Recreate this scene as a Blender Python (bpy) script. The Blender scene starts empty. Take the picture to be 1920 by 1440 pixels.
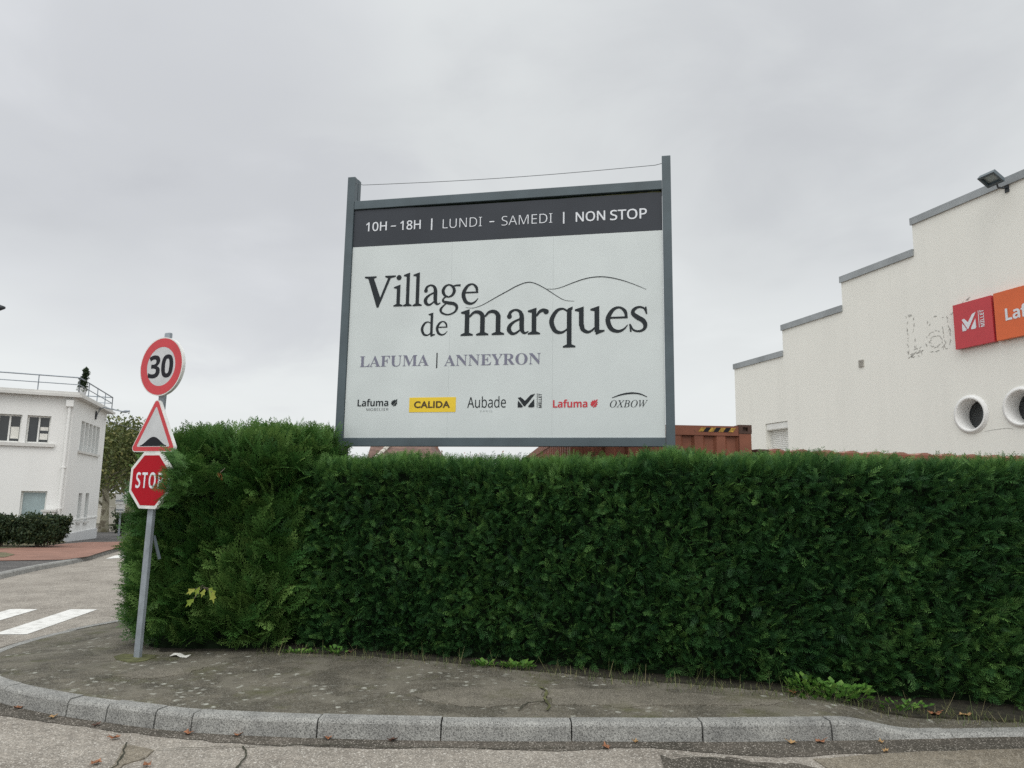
import bpy, bmesh, math, random
import numpy as np
from mathutils import Vector, Matrix, noise, geometry

S = bpy.context.scene
COL = S.collection
rnd = random.Random(7)
nrg = np.random.default_rng(11)

# ------------------------------------------------------------------ camera
FPX = 1400.0                       # focal length in pixels of the 1920 wide photograph
EYE = 1.84
PITCH, ROLL = math.radians(8.65), math.radians(0.9)
_R0 = np.array([1.0, 0, 0]); _F = np.array([0, math.cos(PITCH), math.sin(PITCH)]); _U0 = np.array([0, -math.sin(PITCH), math.cos(PITCH)])
_R = math.cos(ROLL)*_R0 + math.sin(ROLL)*_U0
_U = -math.sin(ROLL)*_R0 + math.cos(ROLL)*_U0
_C = np.array([0, 0, EYE])
cam_d = bpy.data.cameras.new("camera"); cam = bpy.data.objects.new("camera", cam_d); COL.objects.link(cam)
cam_d.sensor_width = 36; cam_d.lens = 36*FPX/1920; cam_d.clip_start = 0.05; cam_d.clip_end = 3000
m = Matrix.Identity(4)
for i in range(3):
    m[i][0] = _R[i]; m[i][1] = _U[i]; m[i][2] = -_F[i]; m[i][3] = _C[i]
cam.matrix_world = m
S.camera = cam

# ------------------------------------------------------------------ sky, sun, exposure
S.view_settings.view_transform = 'Standard'; S.view_settings.look = 'None'
S.view_settings.exposure = 0.0; S.view_settings.gamma = 1.0
SUN_EL, SUN_AZ = math.radians(48), math.radians(186)       # azimuth from +Y, clockwise: behind the camera, slightly right
W = bpy.data.worlds.new("World"); S.world = W; W.use_nodes = True
nt = W.node_tree; N = nt.nodes; Lk = nt.links; N.clear()
def wn(t, **k):
    n = N.new(t)
    for a, b in k.items(): setattr(n, a, b)
    return n
def wmath(op, a, b=None, clamp=False):
    n = wn('ShaderNodeMath', operation=op); n.use_clamp = clamp
    for i, v in enumerate((a, b)):
        if v is None: continue
        if isinstance(v, (int, float)): n.inputs[i].default_value = v
        else: Lk.new(v, n.inputs[i])
    return n.outputs[0]
def wramp(inp, stops, interp='EASE'):
    r = wn('ShaderNodeValToRGB'); r.color_ramp.interpolation = interp
    el = r.color_ramp.elements
    while len(el) < len(stops): el.new(0.5)
    for e, (p, c) in zip(el, stops):
        e.position = p; e.color = (c[0], c[1], c[2], 1) if not isinstance(c, (int, float)) else (c, c, c, 1)
    Lk.new(inp, r.inputs[0]); return r.outputs[0]
out = wn('ShaderNodeOutputWorld'); bg = wn('ShaderNodeBackground'); bg.inputs[1].default_value = 0.1
sky = wn('ShaderNodeTexSky', sky_type='NISHITA'); sky.sun_disc = False
sky.sun_elevation = SUN_EL; sky.sun_rotation = SUN_AZ; sky.air_density = 1.5; sky.dust_density = 4.0
tc = wn('ShaderNodeTexCoord'); sep = wn('ShaderNodeSeparateXYZ'); Lk.new(tc.outputs['Generated'], sep.inputs[0])
zc = wmath('MAXIMUM', sep.outputs[2], 0.0)
den = wmath('ADD', zc, 0.22)
cmb = wn('ShaderNodeCombineXYZ')
Lk.new(wmath('DIVIDE', sep.outputs[0], den), cmb.inputs[0]); Lk.new(wmath('DIVIDE', sep.outputs[1], den), cmb.inputs[1])
cmb.inputs[2].default_value = 3.1
def wnoise(scale, detail, rough, dist=0.0):
    n = wn('ShaderNodeTexNoise'); n.inputs['Scale'].default_value = scale; n.inputs['Detail'].default_value = detail
    n.inputs['Roughness'].default_value = rough; n.inputs['Distortion'].default_value = dist
    Lk.new(cmb.outputs[0], n.inputs['Vector']); return n.outputs[0]
big = wnoise(0.85, 4, 0.5, 0.3); fine = wnoise(2.4, 7, 0.55, 0.4)
cl = wmath('ADD', wmath('MULTIPLY', big, 0.72), wmath('MULTIPLY', fine, 0.28))
cloud = wramp(cl, [(0.36, (5.75, 5.93, 6.1)), (0.50, (6.75, 6.97, 7.04)), (0.64, (7.8, 8.03, 8.06))])
# stratus is palest low down near the horizon
hor = wramp(zc, [(0.0, 1.0), (0.12, 0.95), (0.22, 0.55), (0.31, 0.15), (0.45, 0.0)])
mixh = wn('ShaderNodeMixRGB'); Lk.new(wmath('MULTIPLY', hor, 0.75), mixh.inputs[0]); Lk.new(cloud, mixh.inputs[1]); mixh.inputs[2].default_value = (8.8, 9.1, 9.15, 1)
# heavier grey banks in the upper left of the deck
def bank(az, el, r_out, r_in):
    d = (math.sin(math.radians(az))*math.cos(math.radians(el)), math.cos(math.radians(az))*math.cos(math.radians(el)), math.sin(math.radians(el)))
    n = wn('ShaderNodeVectorMath', operation='DOT_PRODUCT'); Lk.new(tc.outputs['Generated'], n.inputs[0]); n.inputs[1].default_value = d
    v = wmath('ADD', n.outputs['Value'], wmath('MULTIPLY', wmath('SUBTRACT', fine, 0.5), 0.06))
    a, b = math.cos(math.radians(r_out)), math.cos(math.radians(r_in))
    return wramp(wmath('DIVIDE', wmath('SUBTRACT', v, a), b-a, True), [(0.0, 0.0), (1.0, 1.0)])
bk_ = wmath('MAXIMUM', wmath('MAXIMUM', bank(-28, 25, 20, 3), bank(-19, 20, 14, 2)), wmath('MULTIPLY', bank(24, 26, 16, 4), 0.25))
mixb = wn('ShaderNodeMixRGB', blend_type='MULTIPLY'); Lk.new(bk_, mixb.inputs[0]); Lk.new(mixh.outputs[0], mixb.inputs[1]); mixb.inputs[2].default_value = (0.845, 0.84, 0.868, 1)
mixh = mixb
# the veiled sun brightens the deck overhead and behind the camera
sd = (math.sin(SUN_AZ)*math.cos(SUN_EL), math.cos(SUN_AZ)*math.cos(SUN_EL), math.sin(SUN_EL))
dot = wn('ShaderNodeVectorMath', operation='DOT_PRODUCT'); Lk.new(tc.outputs['Generated'], dot.inputs[0]); dot.inputs[1].default_value = sd
glow = wmath('MULTIPLY', wmath('POWER', wmath('MAXIMUM', wmath('ADD', wmath('MULTIPLY', dot.outputs['Value'], 0.6), 0.4), 0.0), 1.6), 0.75)
mixg = wn('ShaderNodeVectorMath', operation='SCALE'); Lk.new(mixh.outputs[0], mixg.inputs[0]); zen = wramp(zc, [(0.60, 0.0), (0.82, 1.0)])
Lk.new(wmath('ADD', wmath('ADD', glow, 1.0), wmath('MULTIPLY', zen, 1.15)), mixg.inputs['Scale'])
mixs = wn('ShaderNodeMixRGB'); mixs.inputs[0].default_value = 0.95; Lk.new(sky.outputs[0], mixs.inputs[1]); Lk.new(mixg.outputs[0], mixs.inputs[2])
Lk.new(mixs.outputs[0], bg.inputs[0]); Lk.new(bg.outputs[0], out.inputs[0])
sun_d = bpy.data.lights.new("sun", 'SUN'); sun_d.energy = 0.8; sun_d.angle = math.radians(40); sun_d.color = (1.0, 0.96, 0.9)
sun = bpy.data.objects.new("sun", sun_d); COL.objects.link(sun)
sun.rotation_euler = Vector(sd).to_track_quat('Z', 'Y').to_euler()
S.cycles.use_denoising = False; S.cycles.use_adaptive_sampling = False
S.cycles.max_bounces = 6; S.cycles.diffuse_bounces = 4; S.cycles.transparent_max_bounces = 8

# ------------------------------------------------------------------ photo pixel -> place
def ray(x, y): return _F + _R*(x-960)/FPX - _U*(y-720)/FPX
def at_z(x, y, z=0.0):
    d = ray(x, y); return _C + d*((z-EYE)/d[2])
def at_y(x, y, Y):
    d = ray(x, y); return _C + d*(Y/d[1])
def at_plane(x, y, p, n):
    d = ray(x, y); return _C + d*(np.dot(np.array(p)-_C, n)/np.dot(d, n))
def sstep(a, b, x):
    t = min(1.0, max(0.0, (x-a)/(b-a))); return t*t*(3-2*t)
def gz(x, y):                       # the side street falls away to the left and the rear
    s = sstep(-2.6, -4.6, x)
    return -s*(0.013*max(0.0, min(y, 30)-7.5) + 0.03*max(0.0, min(y, 58)-30))
def at_ground(x, y, lift=0.0):
    z = 0.0
    for _ in range(12):
        p = at_z(x, y, z+lift); z = gz(p[0], p[1])
    return p

# ------------------------------------------------------------------ object helpers
ORG = {}
def tag(o, label=None, cat=None, group=None, kind=None):
    if label: o['label'] = label
    if cat: o['category'] = cat
    if group: o['group'] = group
    if kind: o['kind'] = kind
    return o
def thing(name, loc, label, cat, group=None):
    o = bpy.data.objects.new(name, None); o.empty_display_size = 0.2
    COL.objects.link(o); o.location = tuple(loc); ORG[o.name] = np.array(loc, float)
    return tag(o, label, cat, group)
class MB:
    def __init__(s): s.v = []; s.f = []
    def add(s, vs, fs):
        b = len(s.v); s.v.extend([tuple(map(float, p)) for p in vs]); s.f.extend([tuple(b+i for i in f) for f in fs]); return s
    def boxf(s, c, ax, ay, az):     # centre and three half-vectors
        c, ax, ay, az = [np.array(q, float) for q in (c, ax, ay, az)]
        vs = [c+i*ax+j*ay+k*az for i in (-1, 1) for j in (-1, 1) for k in (-1, 1)]
        return s.add(vs, [(0, 1, 3, 2), (4, 6, 7, 5), (0, 4, 5, 1), (2, 3, 7, 6), (0, 2, 6, 4), (1, 5, 7, 3)])
    def box(s, x0, x1, y0, y1, z0, z1):
        return s.boxf(((x0+x1)/2, (y0+y1)/2, (z0+z1)/2), ((x1-x0)/2, 0, 0), (0, (y1-y0)/2, 0), (0, 0, (z1-z0)/2))
    def tube(s, pts, r, n=8, cap=True):
        pts = [np.array(p, float) for p in pts]; rs = r if isinstance(r, (list, tuple)) else [r]*len(pts)
        rings = []
        for i, p in enumerate(pts):
            d = pts[min(i+1, len(pts)-1)] - pts[max(i-1, 0)]; d = d/np.linalg.norm(d)
            a = np.array([0, 0, 1.0]) if abs(d[2]) < 0.9 else np.array([1.0, 0, 0])
            u = np.cross(d, a); u /= np.linalg.norm(u); w = np.cross(d, u)
            rings.append([p + rs[i]*(math.cos(2*math.pi*k/n)*u + math.sin(2*math.pi*k/n)*w) for k in range(n)])
        vs = [q for r_ in rings for q in r_]; fs = []
        for i in range(len(pts)-1):
            for k in range(n): fs.append((i*n+k, i*n+(k+1) % n, (i+1)*n+(k+1) % n, (i+1)*n+k))
        if cap: fs.append(tuple(range(n))[::-1]); fs.append(tuple((len(pts)-1)*n+k for k in range(n)))
        return s.add(vs, fs)
    def strip(s, rows):             # quads between consecutive rows of points
        n = len(rows[0]); vs = [p for r in rows for p in r]
        return s.add(vs, [(i*n+k, i*n+k+1, (i+1)*n+k+1, (i+1)*n+k) for i in range(len(rows)-1) for k in range(n-1)])
    def plate(s, outer, holes, fr, d0, d1):   # flat outline with holes on frame fr, from depth d0 to d1 along its normal
        bm = bmesh.new(); loops = []
        for lp in [outer]+list(holes):
            vv = [bm.verts.new((p[0], p[1], 0)) for p in lp]
            for i in range(len(vv)): bm.edges.new((vv[i], vv[(i+1) % len(vv)]))
            loops.append(len(vv))
        bm.verts.index_update()
        bmesh.ops.triangle_fill(bm, use_beauty=True, use_dissolve=False, edges=bm.edges[:])
        bm.verts.index_update()
        P = [(v.co.x, v.co.y) for v in bm.verts]; T = [tuple(v.index for v in f.verts) for f in bm.faces]
        bm.free(); n = len(P)
        vs = [fr.p(a, b, d1) for a, b in P] + [fr.p(a, b, d0) for a, b in P]
        fs = T + [tuple(n+i for i in t[::-1]) for t in T]; k = 0
        for c in loops:
            for i in range(c): fs.append((k+i, k+(i+1) % c, n+k+(i+1) % c, n+k+i))
            k += c
        return s.add(vs, fs)
    def rect(s, fr, a0, a1, b0, b1, d0, d1):
        c = fr.p((a0+a1)/2, (b0+b1)/2, (d0+d1)/2)
        return s.boxf(c, fr.e*(a1-a0)/2, fr.u*(b1-b0)/2, fr.n*(d1-d0)/2)
    def build(s, name, mat, parent=None, smooth=False, bevel=0.0, kind=None, label=None, recalc=True):
        me = bpy.data.meshes.new(name)
        v = np.array(s.v, float)
        if parent is not None: org = ORG[parent.name]
        else: org = np.array([(v[:, 0].min()+v[:, 0].max())/2, (v[:, 1].min()+v[:, 1].max())/2, v[:, 2].min()]) if kind is None else np.zeros(3)
        me.from_pydata([tuple(p) for p in (v-org)], [], s.f)
        if recalc:
            bm = bmesh.new(); bm.from_mesh(me); bmesh.ops.recalc_face_normals(bm, faces=bm.faces[:]); bm.to_mesh(me); bm.free()
        if smooth: me.polygons.foreach_set('use_smooth', [True]*len(me.polygons))
        me.materials.append(mat)
        o = bpy.data.objects.new(name, me); COL.objects.link(o); ORG[o.name] = org
        if parent is not None: o.parent = parent
        else: o.location = tuple(org)
        if bevel > 0:
            b = o.modifiers.new('bevel', 'BEVEL'); b.width = bevel; b.segments = 2; b.limit_method = 'ANGLE'; b.angle_limit = math.radians(40)
        if kind: o['kind'] = kind
        if label: o['label'] = label
        return o
class Frame:                        # a vertical (or any) plane: origin, right, up, normal
    def __init__(s, o, e, u=(0, 0, 1)):
        s.o = np.array(o, float); s.e = np.array(e, float)/np.linalg.norm(e); s.u = np.array(u, float)/np.linalg.norm(u)
        s.n = np.cross(s.e, s.u)
    def p(s, a, b, d=0.0): return s.o + a*s.e + b*s.u + d*s.n
    def px(s, x, y, d=0.0):
        q = at_plane(x, y, s.o + d*s.n, s.n) - s.o
        return float(np.dot(q, s.e)), float(np.dot(q, s.u))
def circle(a, b, r, n=48): return [(a+r*math.cos(2*math.pi*i/n), b+r*math.sin(2*math.pi*i/n)) for i in range(n)]
def smooth_path(pts, step):
    P = [np.array(p, float) for p in pts]; P = [2*P[0]-P[1]]+P+[2*P[-1]-P[-2]]; o = []
    for i in range(1, len(P)-2):
        k = max(1, int(np.linalg.norm(P[i+1]-P[i])/step))
        for j in range(k):
            t = j/k; a, b, c, d = P[i-1], P[i], P[i+1], P[i+2]
            o.append(0.5*((2*b)+(c-a)*t+(2*a-5*b+4*c-d)*t*t+(3*b-3*c+d-a)*t**3))
    o.append(P[-2]); return o

# lettering: outlines of text as thin raised meshes
def text_geo(s, off=0.0, shear=0.0, spacing=1.0):
    cu = bpy.data.curves.new('t', 'FONT'); cu.body = s; cu.size = 1.0; cu.offset = off; cu.shear = shear; cu.resolution_u = 6
    cu.space_character = spacing; cu.fill_mode = 'FRONT'
    ob = bpy.data.objects.new('t', cu); COL.objects.link(ob)
    dg = bpy.context.evaluated_depsgraph_get(); ev = ob.evaluated_get(dg); me = ev.to_mesh()
    v = np.array([p.co[:2] for p in me.vertices]); f = [tuple(p.vertices) for p in me.polygons]
    ev.to_mesh_clear(); bpy.data.objects.remove(ob); bpy.data.curves.remove(cu)
    return v, f
def text(mb, fr, s, a0, a1, b0, b1, d, off=0.0, shear=0.0, spacing=1.0, turn=False):
    v, f = text_geo(s, off, shear, spacing)
    lo, hi = v.min(0), v.max(0); v = (v-lo)/(hi-lo)
    if turn: v = np.stack([1-v[:, 1], v[:, 0]], 1)
    return mb.add([fr.p(a0+(a1-a0)*q[0], b0+(b1-b0)*q[1], d) for q in v], f)
def serif(s, italic=False):
    o = ''
    for ch in s:
        if 'A' <= ch <= 'Z': o += chr((0x1D434 if italic else 0x1D400)+ord(ch)-65)
        elif 'a' <= ch <= 'z': o += chr((0x1D44E if italic else 0x1D41A)+ord(ch)-97)
        else: o += ch
    return o
def sans(s, bold=False):
    o = ''
    for ch in s:
        if 'A' <= ch <= 'Z': o += chr((0x1D5D4 if bold else 0x1D5A0)+ord(ch)-65)
        elif 'a' <= ch <= 'z': o += chr((0x1D5EE if bold else 0x1D5BA)+ord(ch)-97)
        elif '0' <= ch <= '9': o += chr((0x1D7EC if bold else 0x1D7E2)+ord(ch)-48)
        else: o += ch
    return o
def ribbon(mb, fr, pts, w, d):
    P = [np.array(p, float) for p in pts]; L = []; Rr = []
    for i, p in enumerate(P):
        t = P[min(i+1, len(P)-1)]-P[max(i-1, 0)]; t /= np.linalg.norm(t); nn = np.array([-t[1], t[0]])
        ww = (w[i] if isinstance(w, (list, tuple)) else w)/2
        L.append(fr.p(*(p+nn*ww), d)); Rr.append(fr.p(*(p-nn*ww), d))
    return mb.strip([L, Rr])

# a low contrast book face drawn as pen strokes: ('r', centre line with widths) and ('g', outline); x-height = 1
SW = 0.175
def _stem(x, y0, y1): return ('g', [(x, y0), (x+SW, y0), (x+SW, y1), (x, y1)])
def _flag(x, y): return ('g', [(x-0.15, y-0.135), (x-0.15, y-0.075), (x+SW, y+0.025), (x+SW, y-0.16), (x+0.01, y-0.17)])
def _foot(x, y=0.0): return ('g', [(x-0.145, y), (x+SW+0.145, y), (x+SW+0.145, y+0.055), (x+SW-0.01, y+0.125), (x+0.01, y+0.125), (x-0.145, y+0.055)])
def _blob(x, y, r): return ('g', [(x+r*math.cos(2*math.pi*i/20), y+r*math.sin(2*math.pi*i/20)) for i in range(20)])
_BOWL = ('r', [(.74, .84, .07), (.54, .955, .09), (.30, .86, .15), (.125, .50, .20), (.25, .14, .18), (.47, .05, .12), (.63, .11, .08), (.76, .23, .07)])
GLY = {
 'V': [('g', [(.15, 1.40), (.42, 1.40), (.82, .30), (.70, -.04), (.63, -.04)]), ('g', [(1.14, 1.40), (1.27, 1.40), (.71, -.04), (.655, .10)]), ('g', [(0, 1.385), (0, 1.45), (.56, 1.45), (.56, 1.385), (.42, 1.34), (.16, 1.34)]), ('g', [(.98, 1.385), (.98, 1.45), (1.48, 1.45), (1.48, 1.385), (1.26, 1.33), (1.13, 1.33)])],
 'i': [_stem(.15, .02, .9), _flag(.15, 1.0), _foot(.15), _blob(.24, 1.36, .125)],
 'l': [_stem(.15, .02, 1.45), _flag(.15, 1.56), _foot(.15)],
 'a': [('r', [(.13, .70, .15), (.17, .86, .13), (.34, .955, .09), (.52, .90, .13), (.61, .72, .19), (.615, .36, .20), (.64, .15, .17), (.74, .055, .10), (.88, .12, .04)]), ('r', [(.57, .61, .08), (.34, .51, .10), (.17, .37, .15), (.125, .21, .19), (.22, .07, .15), (.37, .055, .10), (.58, .20, .07)]), _blob(.135, .71, .095)],
 'g': [('r', [(.42, .38, .08), (.24, .47, .13), (.15, .67, .165), (.24, .87, .13), (.42, .955, .08), (.60, .87, .13), (.69, .67, .165), (.60, .47, .13), (.42, .38, .08)]), ('r', [(.62, .88, .07), (.78, .91, .09), (.98, .91, .11)]), ('r', [(.30, .42, .07), (.16, .29, .09), (.19, .18, .13), (.44, .11, .17), (.70, .06, .17), (.83, -.09, .15), (.74, -.31, .10), (.42, -.43, .08), (.13, -.34, .11), (.06, -.19, .13), (.15, -.05, .09), (.30, .08, .07)])],
 'e': [('r', [(.765, .55, .10), (.72, .80, .14), (.53, .955, .09), (.29, .86, .15), (.125, .52, .20), (.23, .17, .19), (.47, .055, .13), (.67, .13, .085), (.81, .29, .03)]), ('g', [(.16, .535), (.81, .535), (.81, .61), (.16, .61)])],
 'd': [_BOWL, _stem(.70, .05, 1.45), _flag(.70, 1.56), ('g', [(.80, -.05), (1.05, .06), (1.05, .115), (.86, .12), (.74, .12), (.74, -.05)])],
 'm': [_stem(.15, .02, .9), _flag(.15, 1.0), _foot(.15), _stem(.74, .02, .74), _foot(.74), _stem(1.33, .02, .74), _foot(1.33), ('r', [(.33, .72, .07), (.46, .87, .11), (.62, .91, .145), (.77, .84, .18), (.84, .70, .20)]), ('r', [(.92, .72, .07), (1.05, .87, .11), (1.21, .91, .145), (1.36, .84, .18), (1.43, .70, .20)])],
 'r': [_stem(.15, .02, .9), _flag(.15, 1.0), _foot(.15), ('r', [(.33, .70, .07), (.43, .85, .12), (.57, .92, .15), (.70, .87, .17)]), _blob(.69, .855, .10)],
 'q': [_BOWL, _stem(.70, -.48, .92), ('g', [(.70, .90), (.90, .90), (.92, 1.03), (.74, .96)]), _foot(.70, -.52)],
 'u': [_stem(.15, .30, .9), _flag(.15, 1.0), ('r', [(.25, .34, .20), (.29, .16, .18), (.45, .055, .135), (.60, .09, .09), (.76, .23, .07)]), _stem(.72, .05, .9), _flag(.72, 1.0), ('g', [(.80, -.05), (1.08, .06), (1.08, .115), (.88, .12), (.76, .12), (.76, -.05)])],
 's': [('r', [(.62, .74, .05), (.55, .90, .08), (.37, .955, .09), (.19, .87, .14), (.15, .72, .17), (.31, .57, .20), (.51, .44, .20), (.59, .27, .17), (.53, .11, .12), (.34, .045, .09), (.15, .11, .08), (.06, .30, .05)]), ('g', [(.585, .96), (.64, .96), (.665, .68), (.61, .68)]), ('g', [(.01, .33), (.065, .33), (.10, .03), (.04, .03)])],
}
def book_glyph(mb, fr, ch, a0, b0, sx, sy, d):
    for k, (kind, pts) in enumerate(GLY[ch]):
        dd = d+0.00025*k
        if kind == 'g': mb.plate([(a0+sx*x, b0+sy*y) for x, y in pts], [], fr, dd-0.001, dd)
        else:
            P = smooth_path([np.array(q) for q in pts], 0.05)
            ribbon(mb, fr, [(a0+sx*q[0], b0+sy*q[1]) for q in P], [max(0.02, q[2]*0.88)*sy for q in P], dd)

# ------------------------------------------------------------------ materials
def node_mat(name):
    mt = bpy.data.materials.new(name); mt.use_nodes = True; n = mt.node_tree
    return mt, n, n.nodes['Principled BSDF']
def tex(n, kind, scale, **k):
    t = n.nodes.new(kind); t.inputs['Scale'].default_value = scale
    for a, b in k.items():
        if a in t.inputs: t.inputs[a].default_value = b
        else: setattr(t, a, b)
    c = n.nodes.get('TC') or n.nodes.new('ShaderNodeTexCoord'); c.name = 'TC'
    n.links.new(c.outputs['Object'], t.inputs['Vector']); return t
def ramp(n, inp, stops, interp='LINEAR'):
    r = n.nodes.new('ShaderNodeValToRGB'); r.color_ramp.interpolation = interp; el = r.color_ramp.elements
    while len(el) < len(stops): el.new(0.5)
    for e, (p, c) in zip(el, stops):
        e.position = p; e.color = (c, c, c, 1) if isinstance(c, (int, float)) else (*c, 1)
    n.links.new(inp, r.inputs[0]); return r.outputs[0]
def mix(n, fac, a, b, mode='MIX'):
    x = n.nodes.new('ShaderNodeMixRGB'); x.blend_type = mode
    for i, v in enumerate((fac, a, b)):
        if isinstance(v, (int, float)): x.inputs[i].default_value = v if i == 0 else (v, v, v, 1)
        elif isinstance(v, tuple): x.inputs[i].default_value = (*v, 1)
        else: n.links.new(v, x.inputs[i])
    return x.outputs[0]
def mth(n, op, a, b):
    x = n.nodes.new('ShaderNodeMath'); x.operation = op
    for i, v in enumerate((a, b)):
        if isinstance(v, (int, float)): x.inputs[i].default_value = v
        else: n.links.new(v, x.inputs[i])
    return x.outputs[0]
def bump(n, b, h, strength, dist):
    x = n.nodes.new('ShaderNodeBump'); x.inputs['Strength'].default_value = strength; x.inputs['Distance'].default_value = dist
    n.links.new(h, x.inputs['Height']); n.links.new(x.outputs[0], b.inputs['Normal'])
def paint(name, c, rough=0.5, var=0.08, scale=3.0, bmp=0.0, bscale=60, spec=0.4, metal=0.0):
    mt, n, b = node_mat(name)
    t = tex(n, 'ShaderNodeTexNoise', scale, Detail=6.0, Roughness=0.6)
    lo = tuple(x*(1-var*2) for x in c); hi = tuple(min(1, x*(1+var)) for x in c)
    n.links.new(ramp(n, t.outputs[0], [(0.3, lo), (0.62, hi)]), b.inputs['Base Color'])
    b.inputs['Roughness'].default_value = rough; b.inputs['Specular IOR Level'].default_value = spec; b.inputs['Metallic'].default_value = metal
    if bmp: bump(n, b, tex(n, 'ShaderNodeTexNoise', bscale, Detail=4.0).outputs[0], bmp, 0.01)
    return mt
M = {}
M['steel'] = paint('painted_steel', (0.070, 0.094, 0.108), 0.42, 0.10, 2.0)
M['dark_steel'] = paint('dark_steel', (0.03, 0.035, 0.04), 0.5)
M['board'] = paint('sign_white', (0.56, 0.60, 0.60), 0.38, 0.03, 1.2)
M['header'] = paint('header_grey', (0.040, 0.045, 0.055), 0.5, 0.06, 1.5, spec=0.22)
M['ink'] = paint('lettering_ink', (0.024, 0.029, 0.033), 0.6, 0.03, spec=0.15)
M['ink_violet'] = paint('lettering_violet', (0.165, 0.165, 0.225), 0.5, 0.03)
M['ink_white'] = paint('lettering_white', (0.66, 0.68, 0.72), 0.5, 0.03)
M['ink_pale'] = paint('lettering_pale', (0.36, 0.39, 0.40), 0.5, 0.03)
M['ink_red'] = paint('lettering_red', (0.50, 0.030, 0.045), 0.5, 0.03)
M['yellow'] = paint('yellow_print', (0.74, 0.52, 0.03), 0.5, 0.03)
M['dull_yellow'] = paint('worn_yellow', (0.42, 0.25, 0.04), 0.7, 0.3, 30)
M['ink_brown'] = paint('lettering_brown', (0.06, 0.035, 0.01), 0.5, 0.03)
M['red_film'] = paint('sign_red', (0.50, 0.035, 0.045), 0.35, 0.05)
M['stop_red'] = paint('stop_red', (0.36, 0.003, 0.012), 0.45, 0.05, spec=0.15)
M['sign_white'] = paint('reflective_white', (0.50, 0.51, 0.52), 0.4, 0.05, 5)
M['sign_rim'] = paint('sign_rim', (0.66, 0.66, 0.64), 0.45, 0.08, 8)
M['sign_black'] = paint('sign_black', (0.013, 0.013, 0.018), 0.5, 0.05, spec=0.15)
M['galv'] = paint('galvanised', (0.27, 0.30, 0.33), 0.45, 0.12, 6, metal=0.25)
M['glass'] = paint('window_glass', (0.03, 0.034, 0.036), 0.08, 0.1, 1, spec=0.5)
M['frost'] = paint('frosted_glass', (0.30, 0.37, 0.38), 0.15, 0.08, 1.5, spec=0.6)
M['wframe'] = paint('white_frame', (0.72, 0.72, 0.69), 0.4, 0.04)
M['terracotta'] = paint('red_pavement', (0.235, 0.125, 0.092), 0.9, 0.12, 1.3, 0.2, 80)
M['dirt'] = paint('soil_and_shade', (0.12, 0.11, 0.06), 0.95, 0.2, 4, 0.4, 40)
M['bark'] = paint('bark', (0.16, 0.13, 0.10), 0.9, 0.25, 6, 0.5, 25)
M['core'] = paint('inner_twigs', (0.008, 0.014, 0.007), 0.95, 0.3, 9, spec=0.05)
M['red_box'] = paint('red_sign_box', (0.49, 0.045, 0.055), 0.35, 0.03)
M['orange_box'] = paint('orange_sign_box', (0.64, 0.125, 0.035), 0.35, 0.03)
M['zinc'] = paint('zinc_coping', (0.30, 0.32, 0.33), 0.5, 0.10, 1.5, metal=0.2)
M['trace'] = paint('glue_trace', (0.42, 0.415, 0.385), 0.8, 0.2, 20)
M['brown_leaf'] = paint('brown_leaf', (0.27, 0.115, 0.055), 0.7, 0.3, 15)
M['tan_leaf'] = paint('tan_leaf', (0.40, 0.25, 0.11), 0.7, 0.2, 15)
M['dark_leaf'] = paint('dark_leaf', (0.09, 0.045, 0.03), 0.7, 0.3, 15)
M['paper'] = paint('paper', (0.70, 0.69, 0.64), 0.8, 0.05, 10)
M['vent'] = paint('vent_grey', (0.40, 0.385, 0.35), 0.7, 0.1)
M['mesh_cable'] = paint('cable', (0.12, 0.13, 0.14), 0.5)

def render_wall(name, c, streak=0.10):
    mt, n, b = node_mat(name)
    a = tex(n, 'ShaderNodeTexNoise', 0.7, Detail=5.0, Roughness=0.55)
    mp = n.nodes.new('ShaderNodeMapping'); mp.inputs['Scale'].default_value = (1.6, 1.6, 0.18)
    n.links.new(n.nodes['TC'].outputs['Object'], mp.inputs[0])
    s = n.nodes.new('ShaderNodeTexNoise'); s.inputs['Scale'].default_value = 1.4; s.inputs['Detail'].default_value = 6
    n.links.new(mp.outputs[0], s.inputs['Vector'])
    c1 = ramp(n, a.outputs[0], [(0.3, tuple(x*(1-streak) for x in c)), (0.7, c)])
    c2 = ramp(n, s.outputs[0], [(0.32, 1-streak), (0.55, 1.0)])
    n.links.new(mix(n, 1.0, c1, c2, 'MULTIPLY'), b.inputs['Base Color'])
    b.inputs['Roughness'].default_value = 0.85; b.inputs['Specular IOR Level'].default_value = 0.2
    bump(n, b, tex(n, 'ShaderNodeTexNoise', 45, Detail=5.0).outputs[0], 0.07, 0.01)
    return mt
M['wall_cream'] = render_wall('cream_render', (0.785, 0.778, 0.725), 0.028)
M['wall_white'] = render_wall('white_render', (0.77, 0.768, 0.75), 0.03)
M['plinth'] = render_wall('grey_render', (0.58, 0.585, 0.59), 0.06)
M['cornice'] = render_wall('cornice_render', (0.62, 0.61, 0.585), 0.08)
M['house_wall'] = render_wall('house_wall', (0.55, 0.52, 0.46), 0.1)

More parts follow.
